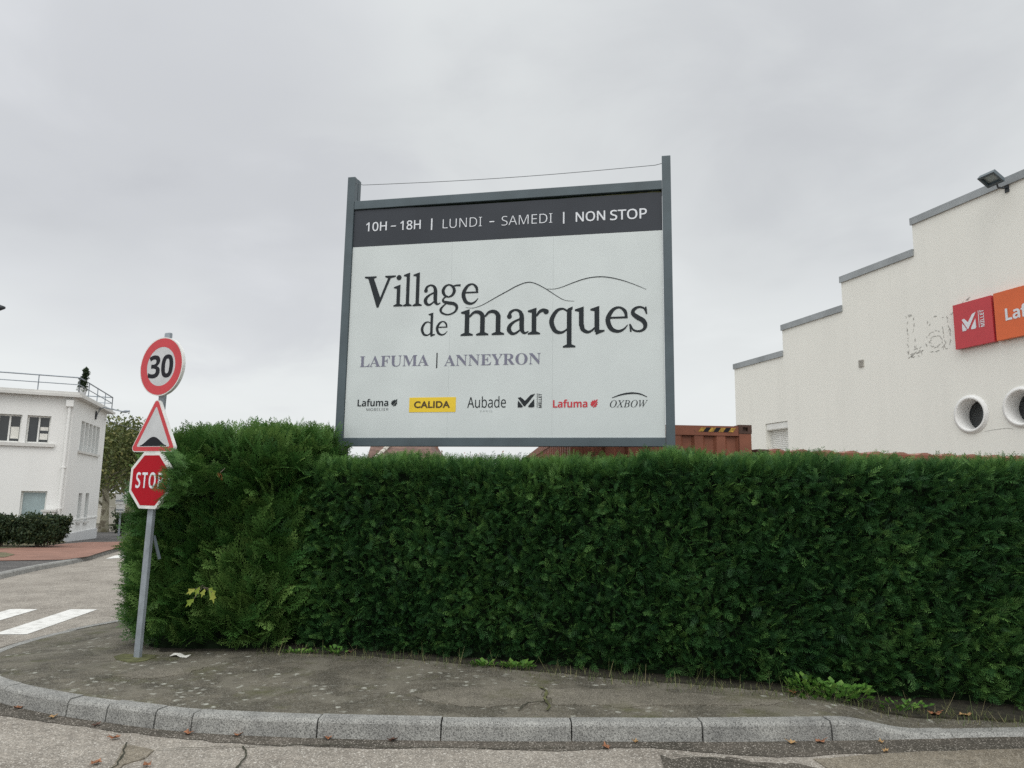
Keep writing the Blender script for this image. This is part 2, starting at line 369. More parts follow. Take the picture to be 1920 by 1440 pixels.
def rusty(name, c):
    mt, n, b = node_mat(name)
    a = tex(n, 'ShaderNodeTexNoise', 3.5, Detail=8.0, Roughness=0.65)
    f = tex(n, 'ShaderNodeTexNoise', 14, Detail=8.0, Roughness=0.7)
    c1 = ramp(n, a.outputs[0], [(0.35, tuple(x*0.75 for x in c)), (0.65, c)])
    msk = ramp(n, f.outputs[0], [(0.60, 0.0), (0.70, 1.0)])
    n.links.new(mix(n, msk, c1, (0.10, 0.045, 0.025)), b.inputs['Base Color'])
    b.inputs['Roughness'].default_value = 0.6; b.inputs['Specular IOR Level'].default_value = 0.3
    return mt
M['container'] = rusty('container_paint', (0.255, 0.094, 0.056))
M['container_dark'] = rusty('casting_steel', (0.085, 0.045, 0.033))
M['container_roof'] = rusty('container_roof', (0.32, 0.16, 0.12))

def asphalt(name, dark, light, stones, cell=120.0, moss=None, patch=None, lichen=False, pscale=1.1):
    mt, n, b = node_mat(name)
    v = tex(n, 'ShaderNodeTexVoronoi', cell, Randomness=1.0)
    sp = n.nodes.new('ShaderNodeSeparateColor'); n.links.new(v.outputs['Color'], sp.inputs[0])
    big = tex(n, 'ShaderNodeTexNoise', pscale, Detail=7.0, Roughness=0.6)
    mid = tex(n, 'ShaderNodeTexNoise', 9.0, Detail=6.0, Roughness=0.65)
    base = ramp(n, big.outputs[0], [(0.36, dark), (0.62, light)])
    base = mix(n, 0.55, base, ramp(n, mid.outputs[0], [(0.3, 0.55), (0.7, 1.25)]), 'MULTIPLY')
    base = mix(n, 1.0, base, ramp(n, sp.outputs[0], [(0.0, 0.62), (0.55, 0.95), (1.0, 1.35)]), 'MULTIPLY')
    base = mix(n, ramp(n, sp.outputs[1], [(0.90, 0.0), (0.94, 1.0)]), base, stones)
    if moss:
        mo = tex(n, 'ShaderNodeTexNoise', 2.3, Detail=8.0, Roughness=0.7)
        base = mix(n, ramp(n, mo.outputs[0], [(0.52, 0.0), (0.68, 0.65)]), base, moss)
    if patch:
        pa = tex(n, 'ShaderNodeTexNoise', 1.7, Detail=5.0, Roughness=0.55, Distortion=0.8)
        base = mix(n, ramp(n, pa.outputs[0], [(0.53, 0.0), (0.61, 0.6)]), base, mix(n, 0.6, patch, ramp(n, sp.outputs[2], [(0, 0.5), (1, 1.2)]), 'MULTIPLY'))
    if lichen:
        lv = tex(n, 'ShaderNodeTexVoronoi', 11.0, Randomness=1.0)
        ln = tex(n, 'ShaderNodeTexNoise', 30.0, Detail=4.0); lm = tex(n, 'ShaderNodeTexNoise', 0.9, Detail=3.0)
        ls = n.nodes.new('ShaderNodeSeparateColor'); n.links.new(lv.outputs['Color'], ls.inputs[0])
        dd = mth(n, 'ADD', lv.outputs['Distance'], mth(n, 'MULTIPLY', mth(n, 'SUBTRACT', ln.outputs[0], 0.5), 1.1))
        spot = ramp(n, dd, [(0.14, 1.0), (0.34, 0.0)])
        gate = mth(n, 'MULTIPLY', ramp(n, ls.outputs[0], [(0.40, 0.0), (0.95, 1.2)]), ramp(n, lm.outputs[0], [(0.42, 0.0), (0.55, 1.0)]))
        base = mix(n, mth(n, 'MULTIPLY', mth(n, 'MULTIPLY', spot, gate), 0.75), base, (0.40, 0.40, 0.35))
    n.links.new(base, b.inputs['Base Color']); b.inputs['Roughness'].default_value = 0.9; b.inputs['Specular IOR Level'].default_value = 0.25
    bump(n, b, v.outputs['Distance'], 0.5, 0.006)
    return mt
M['road'] = asphalt('road_asphalt', (0.225, 0.20, 0.17), (0.315, 0.285, 0.245), (0.50, 0.47, 0.42), 110)
M['pavement'] = asphalt('pavement_asphalt', (0.078, 0.071, 0.054), (0.15, 0.135, 0.105), (0.22, 0.21, 0.18), 150, moss=(0.085, 0.088, 0.035), patch=(0.19, 0.175, 0.14), lichen=True, pscale=2.2)
M['far_pavement'] = asphalt('far_asphalt', (0.075, 0.072, 0.070), (0.11, 0.105, 0.10), (0.18, 0.17, 0.16), 60)
M['gutter'] = asphalt('gutter_grit', (0.060, 0.054, 0.043), (0.115, 0.10, 0.082), (0.34, 0.31, 0.27), 120)
M['sand'] = asphalt('tan_asphalt', (0.17, 0.145, 0.11), (0.23, 0.20, 0.155), (0.34, 0.31, 0.26), 130)
M['crack'] = paint('crack_dirt', (0.035, 0.035, 0.022), 0.95, 0.3, 12)
M['moss'] = paint('moss', (0.095, 0.098, 0.04), 0.95, 0.35, 8)
M['worn'] = asphalt('worn_asphalt', (0.135, 0.122, 0.096), (0.19, 0.172, 0.138), (0.27, 0.25, 0.21), 150, moss=(0.10, 0.095, 0.055))
M['soil_shade'] = paint('soil_painted_shade', (0.028, 0.025, 0.016), 0.95, 0.35, 14, 0.5, 70)  # near-black: shade under the overhanging hedge is put into the soil colour
M['ground'] = paint('ground_soil', (0.13, 0.12, 0.085), 0.95, 0.2, 0.4)
def kerb_mat():
    mt, n, b = node_mat('kerb_concrete')
    v = tex(n, 'ShaderNodeTexVoronoi', 160, Randomness=1.0); sp = n.nodes.new('ShaderNodeSeparateColor'); n.links.new(v.outputs['Color'], sp.inputs[0])
    a = tex(n, 'ShaderNodeTexNoise', 4.0, Detail=7.0, Roughness=0.65)
    base = ramp(n, a.outputs[0], [(0.3, (0.19, 0.188, 0.178)), (0.68, (0.33, 0.327, 0.305))])
    base = mix(n, 1.0, base, ramp(n, sp.outputs[0], [(0.0, 0.30), (0.30, 0.75), (0.7, 1.1), (1.0, 1.3)]), 'MULTIPLY')
    n.links.new(base, b.inputs['Base Color']); b.inputs['Roughness'].default_value = 0.9
    bump(n, b, v.outputs['Distance'], 0.5, 0.004); return mt
M['kerb'] = kerb_mat()
def marking_mat():
    mt, n, b = node_mat('road_paint')
    a = tex(n, 'ShaderNodeTexNoise', 8.0, Detail=8.0, Roughness=0.7)
    n.links.new(ramp(n, a.outputs[0], [(0.34, (0.45, 0.44, 0.41)), (0.5, (0.68, 0.67, 0.64))]), b.inputs['Base Color']); b.inputs['Roughness'].default_value = 0.8
    return mt
M['marking'] = marking_mat()
def leaf_mat(name, stops, trans=0.25, rough=0.55):
    mt, n, b = node_mat(name)
    at = n.nodes.new('ShaderNodeAttribute'); at.attribute_name = 'tint'
    c = ramp(n, at.outputs['Fac'], stops)
    n.links.new(c, b.inputs['Base Color']); b.inputs['Roughness'].default_value = rough; b.inputs['Specular IOR Level'].default_value = 0.25
    tr = n.nodes.new('ShaderNodeBsdfTranslucent'); n.links.new(c, tr.inputs[0])
    mx = n.nodes.new('ShaderNodeMixShader'); mx.inputs[0].default_value = trans
    n.links.new(b.outputs[0], mx.inputs[1]); n.links.new(tr.outputs[0], mx.inputs[2])
    n.links.new(mx.outputs[0], n.nodes['Material Output'].inputs[0]); return mt
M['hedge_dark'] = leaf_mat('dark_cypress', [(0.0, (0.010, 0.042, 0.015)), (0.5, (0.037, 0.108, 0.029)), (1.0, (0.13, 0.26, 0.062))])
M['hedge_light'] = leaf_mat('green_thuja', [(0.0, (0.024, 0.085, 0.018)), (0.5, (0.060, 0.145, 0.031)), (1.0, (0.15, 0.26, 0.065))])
M['shrub'] = leaf_mat('laurel', [(0.0, (0.018, 0.034, 0.016)), (0.6, (0.04, 0.065, 0.03)), (1.0, (0.10, 0.11, 0.04))])
M['plane_leaf'] = leaf_mat('plane_leaves', [(0.0, (0.050, 0.070, 0.022)), (0.55, (0.105, 0.130, 0.042)), (1.0, (0.26, 0.24, 0.09))])
M['autumn'] = leaf_mat('autumn_leaves', [(0.0, (0.22, 0.07, 0.03)), (0.5, (0.45, 0.19, 0.06)), (1.0, (0.55, 0.30, 0.10))])
M['russet'] = leaf_mat('russet_leaves', [(0.0, (0.13, 0.06, 0.045)), (0.5, (0.30, 0.15, 0.10)), (1.0, (0.42, 0.25, 0.14))])
M['weed'] = leaf_mat('weed_leaves', [(0.0, (0.045, 0.11, 0.02)), (0.5, (0.09, 0.21, 0.035)), (1.0, (0.17, 0.29, 0.06))])
M['maple'] = leaf_mat('maple_leaves', [(0.0, (0.16, 0.24, 0.035)), (0.5, (0.26, 0.33, 0.05)), (1.0, (0.36, 0.38, 0.08))])
M['grass'] = leaf_mat('grass_blades', [(0.0, (0.06, 0.10, 0.025)), (0.5, (0.12, 0.15, 0.05)), (1.0, (0.30, 0.27, 0.14))])
def bark_plane():
    mt, n, b = node_mat('mottled_bark')
    v = tex(n, 'ShaderNodeTexNoise', 2.2, Detail=5.0)
    n.links.new(ramp(n, v.outputs[0], [(0.42, (0.16, 0.14, 0.10)), (0.5, (0.34, 0.32, 0.24)), (0.6, (0.22, 0.2, 0.13))]), b.inputs['Base Color'])
    b.inputs['Roughness'].default_value = 0.9; return mt
M['plane_bark'] = bark_plane()
def tiles():
    mt, n, b = node_mat('roof_tiles')
    w = n.nodes.new('ShaderNodeTexWave'); w.bands_direction = 'Z'; w.inputs['Scale'].default_value = 1.6; w.inputs['Distortion'].default_value = 0.6
    tcn = n.nodes.new('ShaderNodeTexCoord'); tcn.name = 'TC'; n.links.new(tcn.outputs['Object'], w.inputs['Vector'])
    a = tex(n, 'ShaderNodeTexNoise', 6, Detail=6.0)
    c1 = ramp(n, a.outputs[0], [(0.3, (0.10, 0.06, 0.05)), (0.7, (0.19, 0.115, 0.09))])
    n.links.new(mix(n, 0.5, c1, ramp(n, w.outputs[0], [(0.0, 0.6), (0.4, 1.1)]), 'MULTIPLY'), b.inputs['Base Color']); b.inputs['Roughness'].default_value = 0.85
    return mt
M['tiles'] = tiles()

# ------------------------------------------------------------------ foliage meshes
def big_mesh(name, mat, V, tint, parent, per=4):
    """V: (n*per,3) world vertices, each run of `per` is one leaf face"""
    org = ORG[parent.name] if parent is not None else np.zeros(3)
    V = np.asarray(V, np.float32) - org.astype(np.float32); n = len(V)//per
    me = bpy.data.meshes.new(name); me.vertices.add(len(V)); me.vertices.foreach_set('co', V.ravel())
    me.loops.add(len(V)); me.loops.foreach_set('vertex_index', np.arange(len(V), dtype=np.int32))
    me.polygons.add(n); me.polygons.foreach_set('loop_start', np.arange(0, len(V), per, dtype=np.int32))
    a = me.attributes.new('tint', 'FLOAT', 'POINT'); a.data.foreach_set('value', np.asarray(tint, np.float32))
    me.update(); me.materials.append(mat)
    o = bpy.data.objects.new(name, me); COL.objects.link(o); ORG[o.name] = org
    if parent is not None: o.parent = parent
    return o
def quad2(bx, by, ang, ln, w, bend=0.0):
    c, s_ = math.cos(ang), math.sin(ang); tx, ty = bx+c*ln, by+s_*ln; mx, my = bx+c*ln*0.45, by+s_*ln*0.45
    return [(bx, by), (mx+s_*w/2, my-c*w/2), (tx, ty), (mx-s_*w/2, my+c*w/2)]
def spray_template(seed, pairs, sub, wide, lat=1.0):
    r = random.Random(seed); q = quad2(0, 0, 0, 1.0, wide*0.9)
    for i in range(pairs):
        t = 0.08+0.84*i/(pairs-1)+r.uniform(-.02, .02)
        for sg in (-1, 1):
            ang = sg*math.radians(r.uniform(32, 50)); ln = (0.50*(1-t)**0.75+0.10)*r.uniform(0.8, 1.15)*lat
            bx = t+sg*0.02
            q += quad2(bx, 0, ang, ln, wide)
            for k in range(sub):
                u = 0.35+0.4*k/max(1, sub-1) if sub > 1 else 0.5
                for s2 in ((1, -1) if sub > 1 else (1,)):
                    a2 = ang+s2*math.radians(r.uniform(28, 42))
                    q += quad2(bx+math.cos(ang)*ln*u, math.sin(ang)*ln*u, a2, ln*0.42, wide*0.85)
    a = np.array(q); z = -0.22*a[:, 0]**2 - 0.25*np.abs(a[:, 1])**1.5
    return np.column_stack([a, z])
def sprays(base, axis, lng, tint, tmpl):
    n = len(base); axis = axis/np.linalg.norm(axis, axis=1, keepdims=True)
    rv = nrg.normal(size=(n, 3)) + np.array([0, 0, 1.2])
    side = np.cross(rv, axis); side /= np.linalg.norm(side, axis=1, keepdims=True)+1e-9
    nn = np.cross(axis, side); pick = nrg.integers(0, len(tmpl), n); Vs, Ts = [], []
    for k, T in enumerate(tmpl):
        i = np.where(pick == k)[0]
        if not len(i): continue
        v = base[i][:, None, :] + lng[i][:, None, None]*(T[None, :, 0:1]*axis[i][:, None, :] + T[None, :, 1:2]*side[i][:, None, :] + T[None, :, 2:3]*nn[i][:, None, :])
        tt = tint[i][:, None] + 0.22*(T[None, :, 0]-0.5) + nrg.normal(0, 0.05, (len(i), len(T)))
        Vs.append(v.reshape(-1, 3)); Ts.append(np.clip(tt, 0, 1).ravel())
    return np.concatenate(Vs), np.concatenate(Ts)
def hedge_points(loop, closed_z0, height, r, n, weight, nz=(0.07, 0.035), bulge=None):
    """points on a clipped hedge: loop = plan outline counter-clockwise, height(x,y) of the flat top"""
    P = np.array(loop, float); Q = np.roll(P, -1, 0); seg = np.linalg.norm(Q-P, axis=1); cum = np.concatenate([[0], np.cumsum(seg)])
    nrm = np.column_stack([(Q-P)[:, 1], -(Q-P)[:, 0]])/seg[:, None]
    nv = (nrm+np.roll(nrm, 1, 0)); nv /= np.linalg.norm(nv, axis=1, keepdims=True); nv2 = np.roll(nv, -1, 0)
    B, A = [], []
    while len(B) < n:
        u = nrg.random()*cum[-1]; i = min(len(seg)-1, int(np.searchsorted(cum, u)-1)); t = (u-cum[i])/seg[i]
        p = P[i]*(1-t)+Q[i]*t; no = nv[i]*(1-t)+nv2[i]*t; no /= np.linalg.norm(no)
        if nrg.random() > weight(p, no): continue
        h = height(p[0], p[1]); z0 = closed_z0(p[0], p[1]); H = h-z0
        q = nrg.random()*(H-r+r*1.57+0.45)
        if q < H-r: z, d, nr = z0+0.05+q*(1-0.05/(H-r)), 0.0, np.array([no[0], no[1], 0.05])
        elif q < H-r+r*1.57:
            a = (q-(H-r))/r; z, d, nr = h-r+r*math.sin(a), r-r*math.cos(a), np.array([no[0]*math.cos(a), no[1]*math.cos(a), math.sin(a)])
        else: z, d, nr = h, r+(q-(H-r+r*1.57)), np.array([0, 0, 1.0])
        pt = np.array([p[0]-no[0]*d, p[1]-no[1]*d, z])
        g = noise.noise(Vector(pt*1.5))*nz[0] + noise.noise(Vector(pt*5.0))*nz[1]
        if bulge: g += bulge[3]*math.exp(-((pt[0]-bulge[0])**2+(pt[2]-bulge[1])**2)/bulge[2]**2)
        low = -0.10*max(0.0, 1-(z-z0)/0.35)
        B.append(pt+nr*(g+low)); A.append(nr)
    return np.array(B), np.array(A)
def leaf_cloud(centres, radii, n, size, flat=0.0, squash=1.0, aspect=0.55):
    c = np.array(centres); k = nrg.integers(0, len(c), n); rr = np.array(radii)[k]
    d = nrg.normal(size=(n, 3)); d /= np.linalg.norm(d, axis=1, keepdims=True); rad = nrg.random(n)**0.45
    p = c[k]+d*(rr*rad)[:, None]*np.array([1, 1, squash])
    ax = nrg.normal(size=(n, 3)); ax[:, 2] *= (1-flat); ax /= np.linalg.norm(ax, axis=1, keepdims=True)
    sd = np.cross(ax, nrg.normal(size=(n, 3))); sd /= np.linalg.norm(sd, axis=1, keepdims=True)
    s = size*nrg.uniform(0.6, 1.3, n)[:, None]
    V = np.stack([p, p+ax*s*0.5+sd*s*aspect/2, p+ax*s, p+ax*s*0.5-sd*s*aspect/2], 1).reshape(-1, 3)
    t = np.repeat(np.clip(nrg.normal(0.5, 0.22, n), 0, 1), 4); return V, t
def limbs(mb, base, top, r0, n, reach, seed, up=0.6, twigs=3, start=0.45):
    """tapered trunk with limbs; returns tips"""
    r = random.Random(seed); b = np.array(base, float); t = np.array(top, float); L = np.linalg.norm(t-b); pts = []; rs = []
    for i in range(7):
        u = i/6; pts.append(b+(t-b)*u+np.array([r.uniform(-1, 1), r.uniform(-1, 1), 0])*0.02*L*(u > 0)*(u < 1)); rs.append(r0*(1-0.8*u)*(1.25 if i == 0 else 1))
    mb.tube(pts, rs, 8); tips = [pts[-1]]
    for k in range(n):
        u = r.uniform(start, 0.97); p = b+(t-b)*u; az = k*2.4+r.uniform(-.4, .4); ln = reach*(1.15-0.6*u)*r.uniform(0.7, 1.1)
        d = np.array([math.cos(az), math.sin(az), up*r.uniform(0.6, 1.4)]); d /= np.linalg.norm(d)
        e = p+d*ln; mb.tube([p, p+d*ln*0.5+np.array([0, 0, -0.03*ln]), e], [r0*0.35*(1-u*0.6), r0*0.2*(1-u*0.6), r0*0.06], 5); tips.append(e)
        for _ in range(twigs):
            q = p+d*ln*r.uniform(0.4, 0.95); dd = d+np.array([r.uniform(-1, 1), r.uniform(-1, 1), r.uniform(-.2, .9)])*0.8; dd /= np.linalg.norm(dd)
            mb.tube([q, q+dd*ln*0.35], [r0*0.10*(1-u*0.5), r0*0.03], 4); tips.append(q+dd*ln*0.35)
    return tips

# ================================================================== THE GROUND
mb = MB(); g = [-900, -300, -120, -60, -40] + list(range(-30, 31, 2)) + [40, 60, 120, 300, 900]
gy = [-600, -200, -60, -30] + list(range(-10, 70, 2)) + [80, 120, 300, 600, 1400]
mb.strip([[(x, y, gz(x, y)-0.03) for x in g] for y in gy]); mb.build('ground', M['ground'], kind='structure')
mb = MB(); gx = np.arange(-46, 40.1, 1.0); gyy = np.arange(-14, 66.1, 1.0)
mb.strip([[(x, y, gz(x, y)) for x in gx] for y in gyy]); mb.build('road', M['road'], kind='structure')

KP = [(-4.6, 22), (-4.9, 16), (-5.25, 13.5), (-5.65, 11.7), (-5.95, 10.5), (-6.0, 9.35), (-5.75, 8.35), (-5.2, 7.5), (-4.55, 6.95), (-3.85, 6.58), (-3.17, 6.33), (-2.45, 6.13), (-1.45, 6.035), (-0.5, 6.015), (0.5, 6.05), (1.515, 6.09), (2.6, 6.18), (3.45, 6.27), (4.2, 6.35), (7, 6.65), (14, 7.4)]
kp = smooth_path(KP, 0.06)
def kerb_h(p):
    if p[0] > 0: return 0.14-0.105*sstep(2.62, 3.35, p[0])
    return 0.03+0.11*sstep(8.7, 7.2, p[1])
def nrm2(path, i):
    t = path[min(i+1, len(path)-1)]-path[max(i-1, 0)]; t = t/np.linalg.norm(t); return np.array([-t[1], t[0]])
joints = [at_z(x, y)[:2] for x, y in ((8, 1320), (130, 1341), (204, 1354), (297, 1366), (360, 1374), (590, 1384), (825, 1390), (1071, 1391), (1316, 1393), (1570, 1392))]
jset = sorted({int(np.argmin([np.hypot(*(q-j)) for q in kp])) for j in joints})
i0 = jset[0]
while i0 > 17: i0 -= 17; jset.insert(0, i0)
i1 = jset[-1]
while i1 < len(kp)-18: i1 += 17; jset.append(i1)
mb = MB(); ed = [0]+jset+[len(kp)-1]
for a, b in zip(ed[:-1], ed[1:]):
    rows = []; jit = rnd.uniform(-0.007, 0.006); tw = rnd.uniform(-0.006, 0.009)
    idx = list(range(a, b+1))
    for i in idx:
        p = kp[i].copy(); no = nrm2(kp, i); t = np.array([no[1], -no[0]])
        if i == a: p = p + t*0.006
        if i == b: p = p - t*0.006
        z = gz(*p); h = kerb_h(p)+jit; ch = min(0.03, h*0.6)
        prof = [(0.0, -0.08), (0.0+tw, 0.0), (0.012+tw, h-ch), (0.02+tw, h-ch*0.55), (0.034+tw, h-0.002), (0.15, h), (0.15, -0.08)]
        rows.append([(p[0]+no[0]*d, p[1]+no[1]*d, z+q) for d, q in prof])
    mb.strip(rows); k = len(rows[0])
    mb.add(rows[0], [tuple(range(k))]); mb.add(rows[-1], [tuple(range(k))])
mb.build('kerb', M['kerb'], kind='structure')
# joint filling and the slab of the pavement behind the kerb
BK = [(-3.6, 22), (-3.7, 16), (-3.75, 13.5), (-3.7, 12), (-3.6, 11), (-3.4, 10.4), (-3.3, 9.9), (-3.1, 9.5), (-2.9, 9.3), (-2.7, 9.2), (-2.5, 9.15), (-2.2, 9.1), (-1.45, 9.0), (-0.5, 8.8), (0.5, 8.6), (1.515, 8.3), (2.6, 8.0), (3.45, 7.8), (4.2, 7.7), (7, 7.4), (14, 8.0)]
seglen = np.concatenate([[0], np.cumsum([np.linalg.norm(np.array(b)-np.array(a)) for a, b in zip(KP[:-1], KP[1:])])])
arc = np.concatenate([[0], np.cumsum([np.linalg.norm(b-a) for a, b in zip(kp[:-1], kp[1:])])]); arc *= seglen[-1]/arc[-1]
bkx = np.interp(arc, seglen, [q[0] for q in BK]); bky = np.interp(arc, seglen, [q[1] for q in BK])
rows = []
for i in range(len(kp)):
    no = nrm2(kp, i); a = kp[i]+no*0.149; b = np.array([bkx[i], bky[i]]); h = kerb_h(kp[i])
    row = []
    for j in range(15):
        u = j/14; q = a*(1-u)+b*u; z = gz(*q)+(h-0.006)*(1-u)+0.15*u
        z += 0.010*noise.noise(Vector((q[0]*1.1, q[1]*1.1, 0)))*min(1, u*6)
        row.append((q[0], q[1], z))
    rows.append(row)
mb = MB(); mb.strip(rows); mb.build('pavement', M['pavement'], kind='structure', smooth=True)
def pave_z(x, y):
    i = int(np.argmin([(q[0]-x)**2+(q[1]-y)**2 for q in kp])); a = kp[i]; b = np.array([bkx[i], bky[i]])
    u = min(1, np.hypot(x-a[0], y-a[1])/max(0.01, np.hypot(*(b-a)))); q = (x, y)
    return gz(*q)+(kerb_h(a)-0.006)*(1-u)+0.15*u+0.010*noise.noise(Vector((x*1.1, y*1.1, 0)))*min(1, u*6)
# gutter with grit along the kerb, an irregular outer edge
mb = MB(); rows = []
for i in range(0, len(kp)):
    p = kp[i]; no = nrm2(kp, i); wv = 0.16+0.10*noise.noise(Vector((p[0]*1.3, p[1]*1.3, 5)))+0.03*noise.noise(Vector((p[0]*9, p[1]*9, 2)))
    if p[0] > 0.8: wv += 0.16*sstep(0.8, 2.2, p[0])
    if p[1] > 8: wv = 0.05
    rows.append([(p[0]-no[0]*d*wv, p[1]-no[1]*d*wv, gz(*p)+0.004) for d in (-0.05, 0.35, 0.7, 1.0)])
mb.strip(rows); mb.build('gutter', M['gutter'], kind='structure')
def blob_sheet(name, mat, pix, lift, base='road', rough=0.02, sub=14):
    pts = []
    for i in range(len(pix)):
        a, b = np.array(pix[i], float), np.array(pix[(i+1) % len(pix)], float)
        for j in range(sub):
            q = a+(b-a)*j/sub; P = at_z(q[0], q[1], 0.0 if base == 'road' else 0.14)
            P = P[:2]+rough*np.array([noise.noise(Vector((P[0]*7, P[1]*7, 1))), noise.noise(Vector((P[0]*7, P[1]*7, 9)))])
            pts.append(P)
    z = (lambda p: gz(*p)) if base == 'road' else (lambda p: pave_z(*p)+0.004)
    nb = len(pts); A2 = np.array(pts)
    for x in np.arange(A2[:, 0].min(), A2[:, 0].max(), 0.07):
        for y in np.arange(A2[:, 1].min(), A2[:, 1].max(), 0.07): pts.append(np.array([x+0.01*math.sin(31*y), y]))
    vo, _, fo, _, _, _ = geometry.delaunay_2d_cdt([Vector((p[0], p[1])) for p in pts], [(i, (i+1) % nb) for i in range(nb)], [list(range(nb))], 1, 1e-5)
    mb = MB(); mb.add([(p[0], p[1], z(p)+lift) for p in vo], [tuple(f) for f in fo])
    mb.add([(p[0], p[1], z(p)+lift-q) for p in pts[:nb] for q in (0.0, 0.03)], [(2*i, 2*i+1, 2*((i+1) % nb)+1, 2*((i+1) % nb)) for i in range(nb)])   # edge of the layer
    return mb.build(name, mat, kind='structure')
blob_sheet('road_patch', M['sand'], [(238, 1396), (292, 1408), (268, 1424), (228, 1436), (200, 1470), (170, 1470), (215, 1432)], 0.008)
blob_sheet('road_patch', M['sand'], [(1525, 1425), (1700, 1412), (1960, 1404), (1990, 1470), (1650, 1480), (1560, 1448)], 0.008)
blob_sheet('road_patch', M['gutter'], [(1240, 1418), (1380, 1424), (1530, 1440), (1500, 1480), (1250, 1470)], 0.006, rough=0.10)
def crack(pix, w, base='road', mat='crack', name='crack'):
    P = [at_z(x, y, 0.0 if base == 'road' else 0.14)[:2] for x, y in pix]; P = smooth_path(P, 0.03)
    L, R_ = [], []
    for i, p in enumerate(P):
        no = nrm2(P, i); p = p+no*0.02*noise.noise(Vector((p[0]*14, p[1]*14, 3))); ww = w*(0.5+0.9*abs(noise.noise(Vector((p[0]*11, p[1]*11, 8)))))
        z = gz(*p)+0.012 if base == 'road' else pave_z(*p)+0.012
        L.append((*(p+no*ww), z)); R_.append((*(p-no*ww), z))
    mb = MB(); mb.strip([L, R_]); return mb.build(name, M[mat], kind='structure')
crack([(455, 1402), (462, 1420), (440, 1450), (432, 1480)], 0.010)
crack([(292, 1408), (360, 1405), (455, 1402), (620, 1399), (760, 1404), (940, 1406), (1060, 1404)], 0.006)
crack([(236, 1394), (230, 1420), (205, 1450), (185, 1480)], 0.008)
crack([(1262, 1418), (1350, 1427), (1440, 1442)], 0.007)
crack([(1012, 1290), (1024, 1300), (1022, 1315), (1030, 1324), (1024, 1333)], 0.016, 'pave', 'moss', 'pavement_crack')
crack([(1024, 1316), (990, 1320), (972, 1332)], 0.009, 'pave', 'crack', 'pavement_crack')
crack([(165, 1280), (235, 1262), (300, 1244)], 0.006, 'pave', 'crack', 'pavement_crack')
blob_sheet('pavement_patch', M['moss'], [(215, 1232), (235, 1226), (268, 1226), (292, 1229), (296, 1234), (276, 1238), (258, 1242), (232, 1241), (216, 1237)], 0.003, 'pave', 0.07)

blob_sheet('soil_and_shade', M['soil_shade'], [(300, 1222), (480, 1222), (560, 1227), (700, 1232), (860, 1245), (1000, 1259), (1200, 1277), (1400, 1292), (1560, 1309), (1700, 1324), (1960, 1334), (1960, 1300), (1500, 1280), (960, 1232), (560, 1210), (300, 1208)], 0.002, 'pave', 0.05)  # soil strip at the hedge foot, darkened to paint the hedge's shade
blob_sheet('pavement_patch', M['worn'], [(770, 1304), (840, 1293), (930, 1288), (1008, 1288), (1020, 1300), (1019, 1318), (980, 1322), (900, 1326), (820, 1318)], 0.002, 'pave', 0.07)
blob_sheet('pavement_patch', M['worn'], [(1032, 1291), (1160, 1293), (1290, 1300), (1400, 1308), (1480, 1318), (1400, 1324), (1280, 1322), (1160, 1326), (1034, 1322)], 0.002, 'pave', 0.07)
blob_sheet('pavement_patch', M['worn'], [(215, 1268), (300, 1254), (380, 1250), (360, 1262), (280, 1272)], 0.002, 'pave', 0.07)
# crossing stripes on the side street
mb = MB()
a, b, c, d = [at_ground(*q)[:2] for q in ((50, 1190), (183, 1143), (130, 1145), (-16, 1190))]
acr = (d-a); acr = acr/np.linalg.norm(acr)*0.42; stp = acr/0.42*0.92
for k in range(0, 6):
    q = [a+stp*k, b+stp*k, b+stp*k+acr, a+stp*k+acr]
    rows = []
    for i in range(9):
        u = i/8; rows.append([(*(q[0]*(1-u)+q[1]*u), 0), (*(q[3]*(1-u)+q[2]*u), 0)])
    rows = [[(x, y, gz(x, y)+0.005) for x, y, _ in r] for r in rows]
    mb.strip(rows)
q = [at_ground(*p)[:2] for p in ((198, 1048), (245, 1045), (250, 1040), (215, 1042))]
mb.add([(x, y, gz(x, y)+0.006) for x, y in q], [(0, 1, 2, 3)])
mb.build('crossing_stripes', M['marking'], kind='structure')

# far pavement across the side street
FK = [at_ground(*q)[:2] for q in ((0, 1086), (75, 1069), (150, 1054), (226, 1031))]
FK = [FK[0]+(FK[0]-FK[1])*6, FK[0]+(FK[0]-FK[1])*2.5] + FK + [FK[-1]+(FK[-1]-FK[-2])*1.0, FK[-1]+(FK[-1]-FK[-2])*4]
fk = smooth_path(FK, 0.35)
mb = MB(); rows = []; prow = []
for i, p in enumerate(fk):
    no = nrm2(fk, i); z = gz(*p); h = 0.12
    rows.append([(p[0]+no[0]*d, p[1]+no[1]*d, z+q) for d, q in ((0, -0.1), (0, 0), (0.02, h-0.03), (0.05, h), (0.18, h), (0.18, -0.1))])
    prow.append([(p[0]+no[0]*d, p[1]+no[1]*d, gz(p[0]+no[0]*d, p[1]+no[1]*d)+h-0.004) for d in (0.179, 1, 2, 4, 8, 14, 22)])
mb.strip(rows); mb.build('kerb', M['kerb'], kind='structure')
mb = MB(); mb.strip(prow); mb.build('pavement', M['far_pavement'], kind='structure')
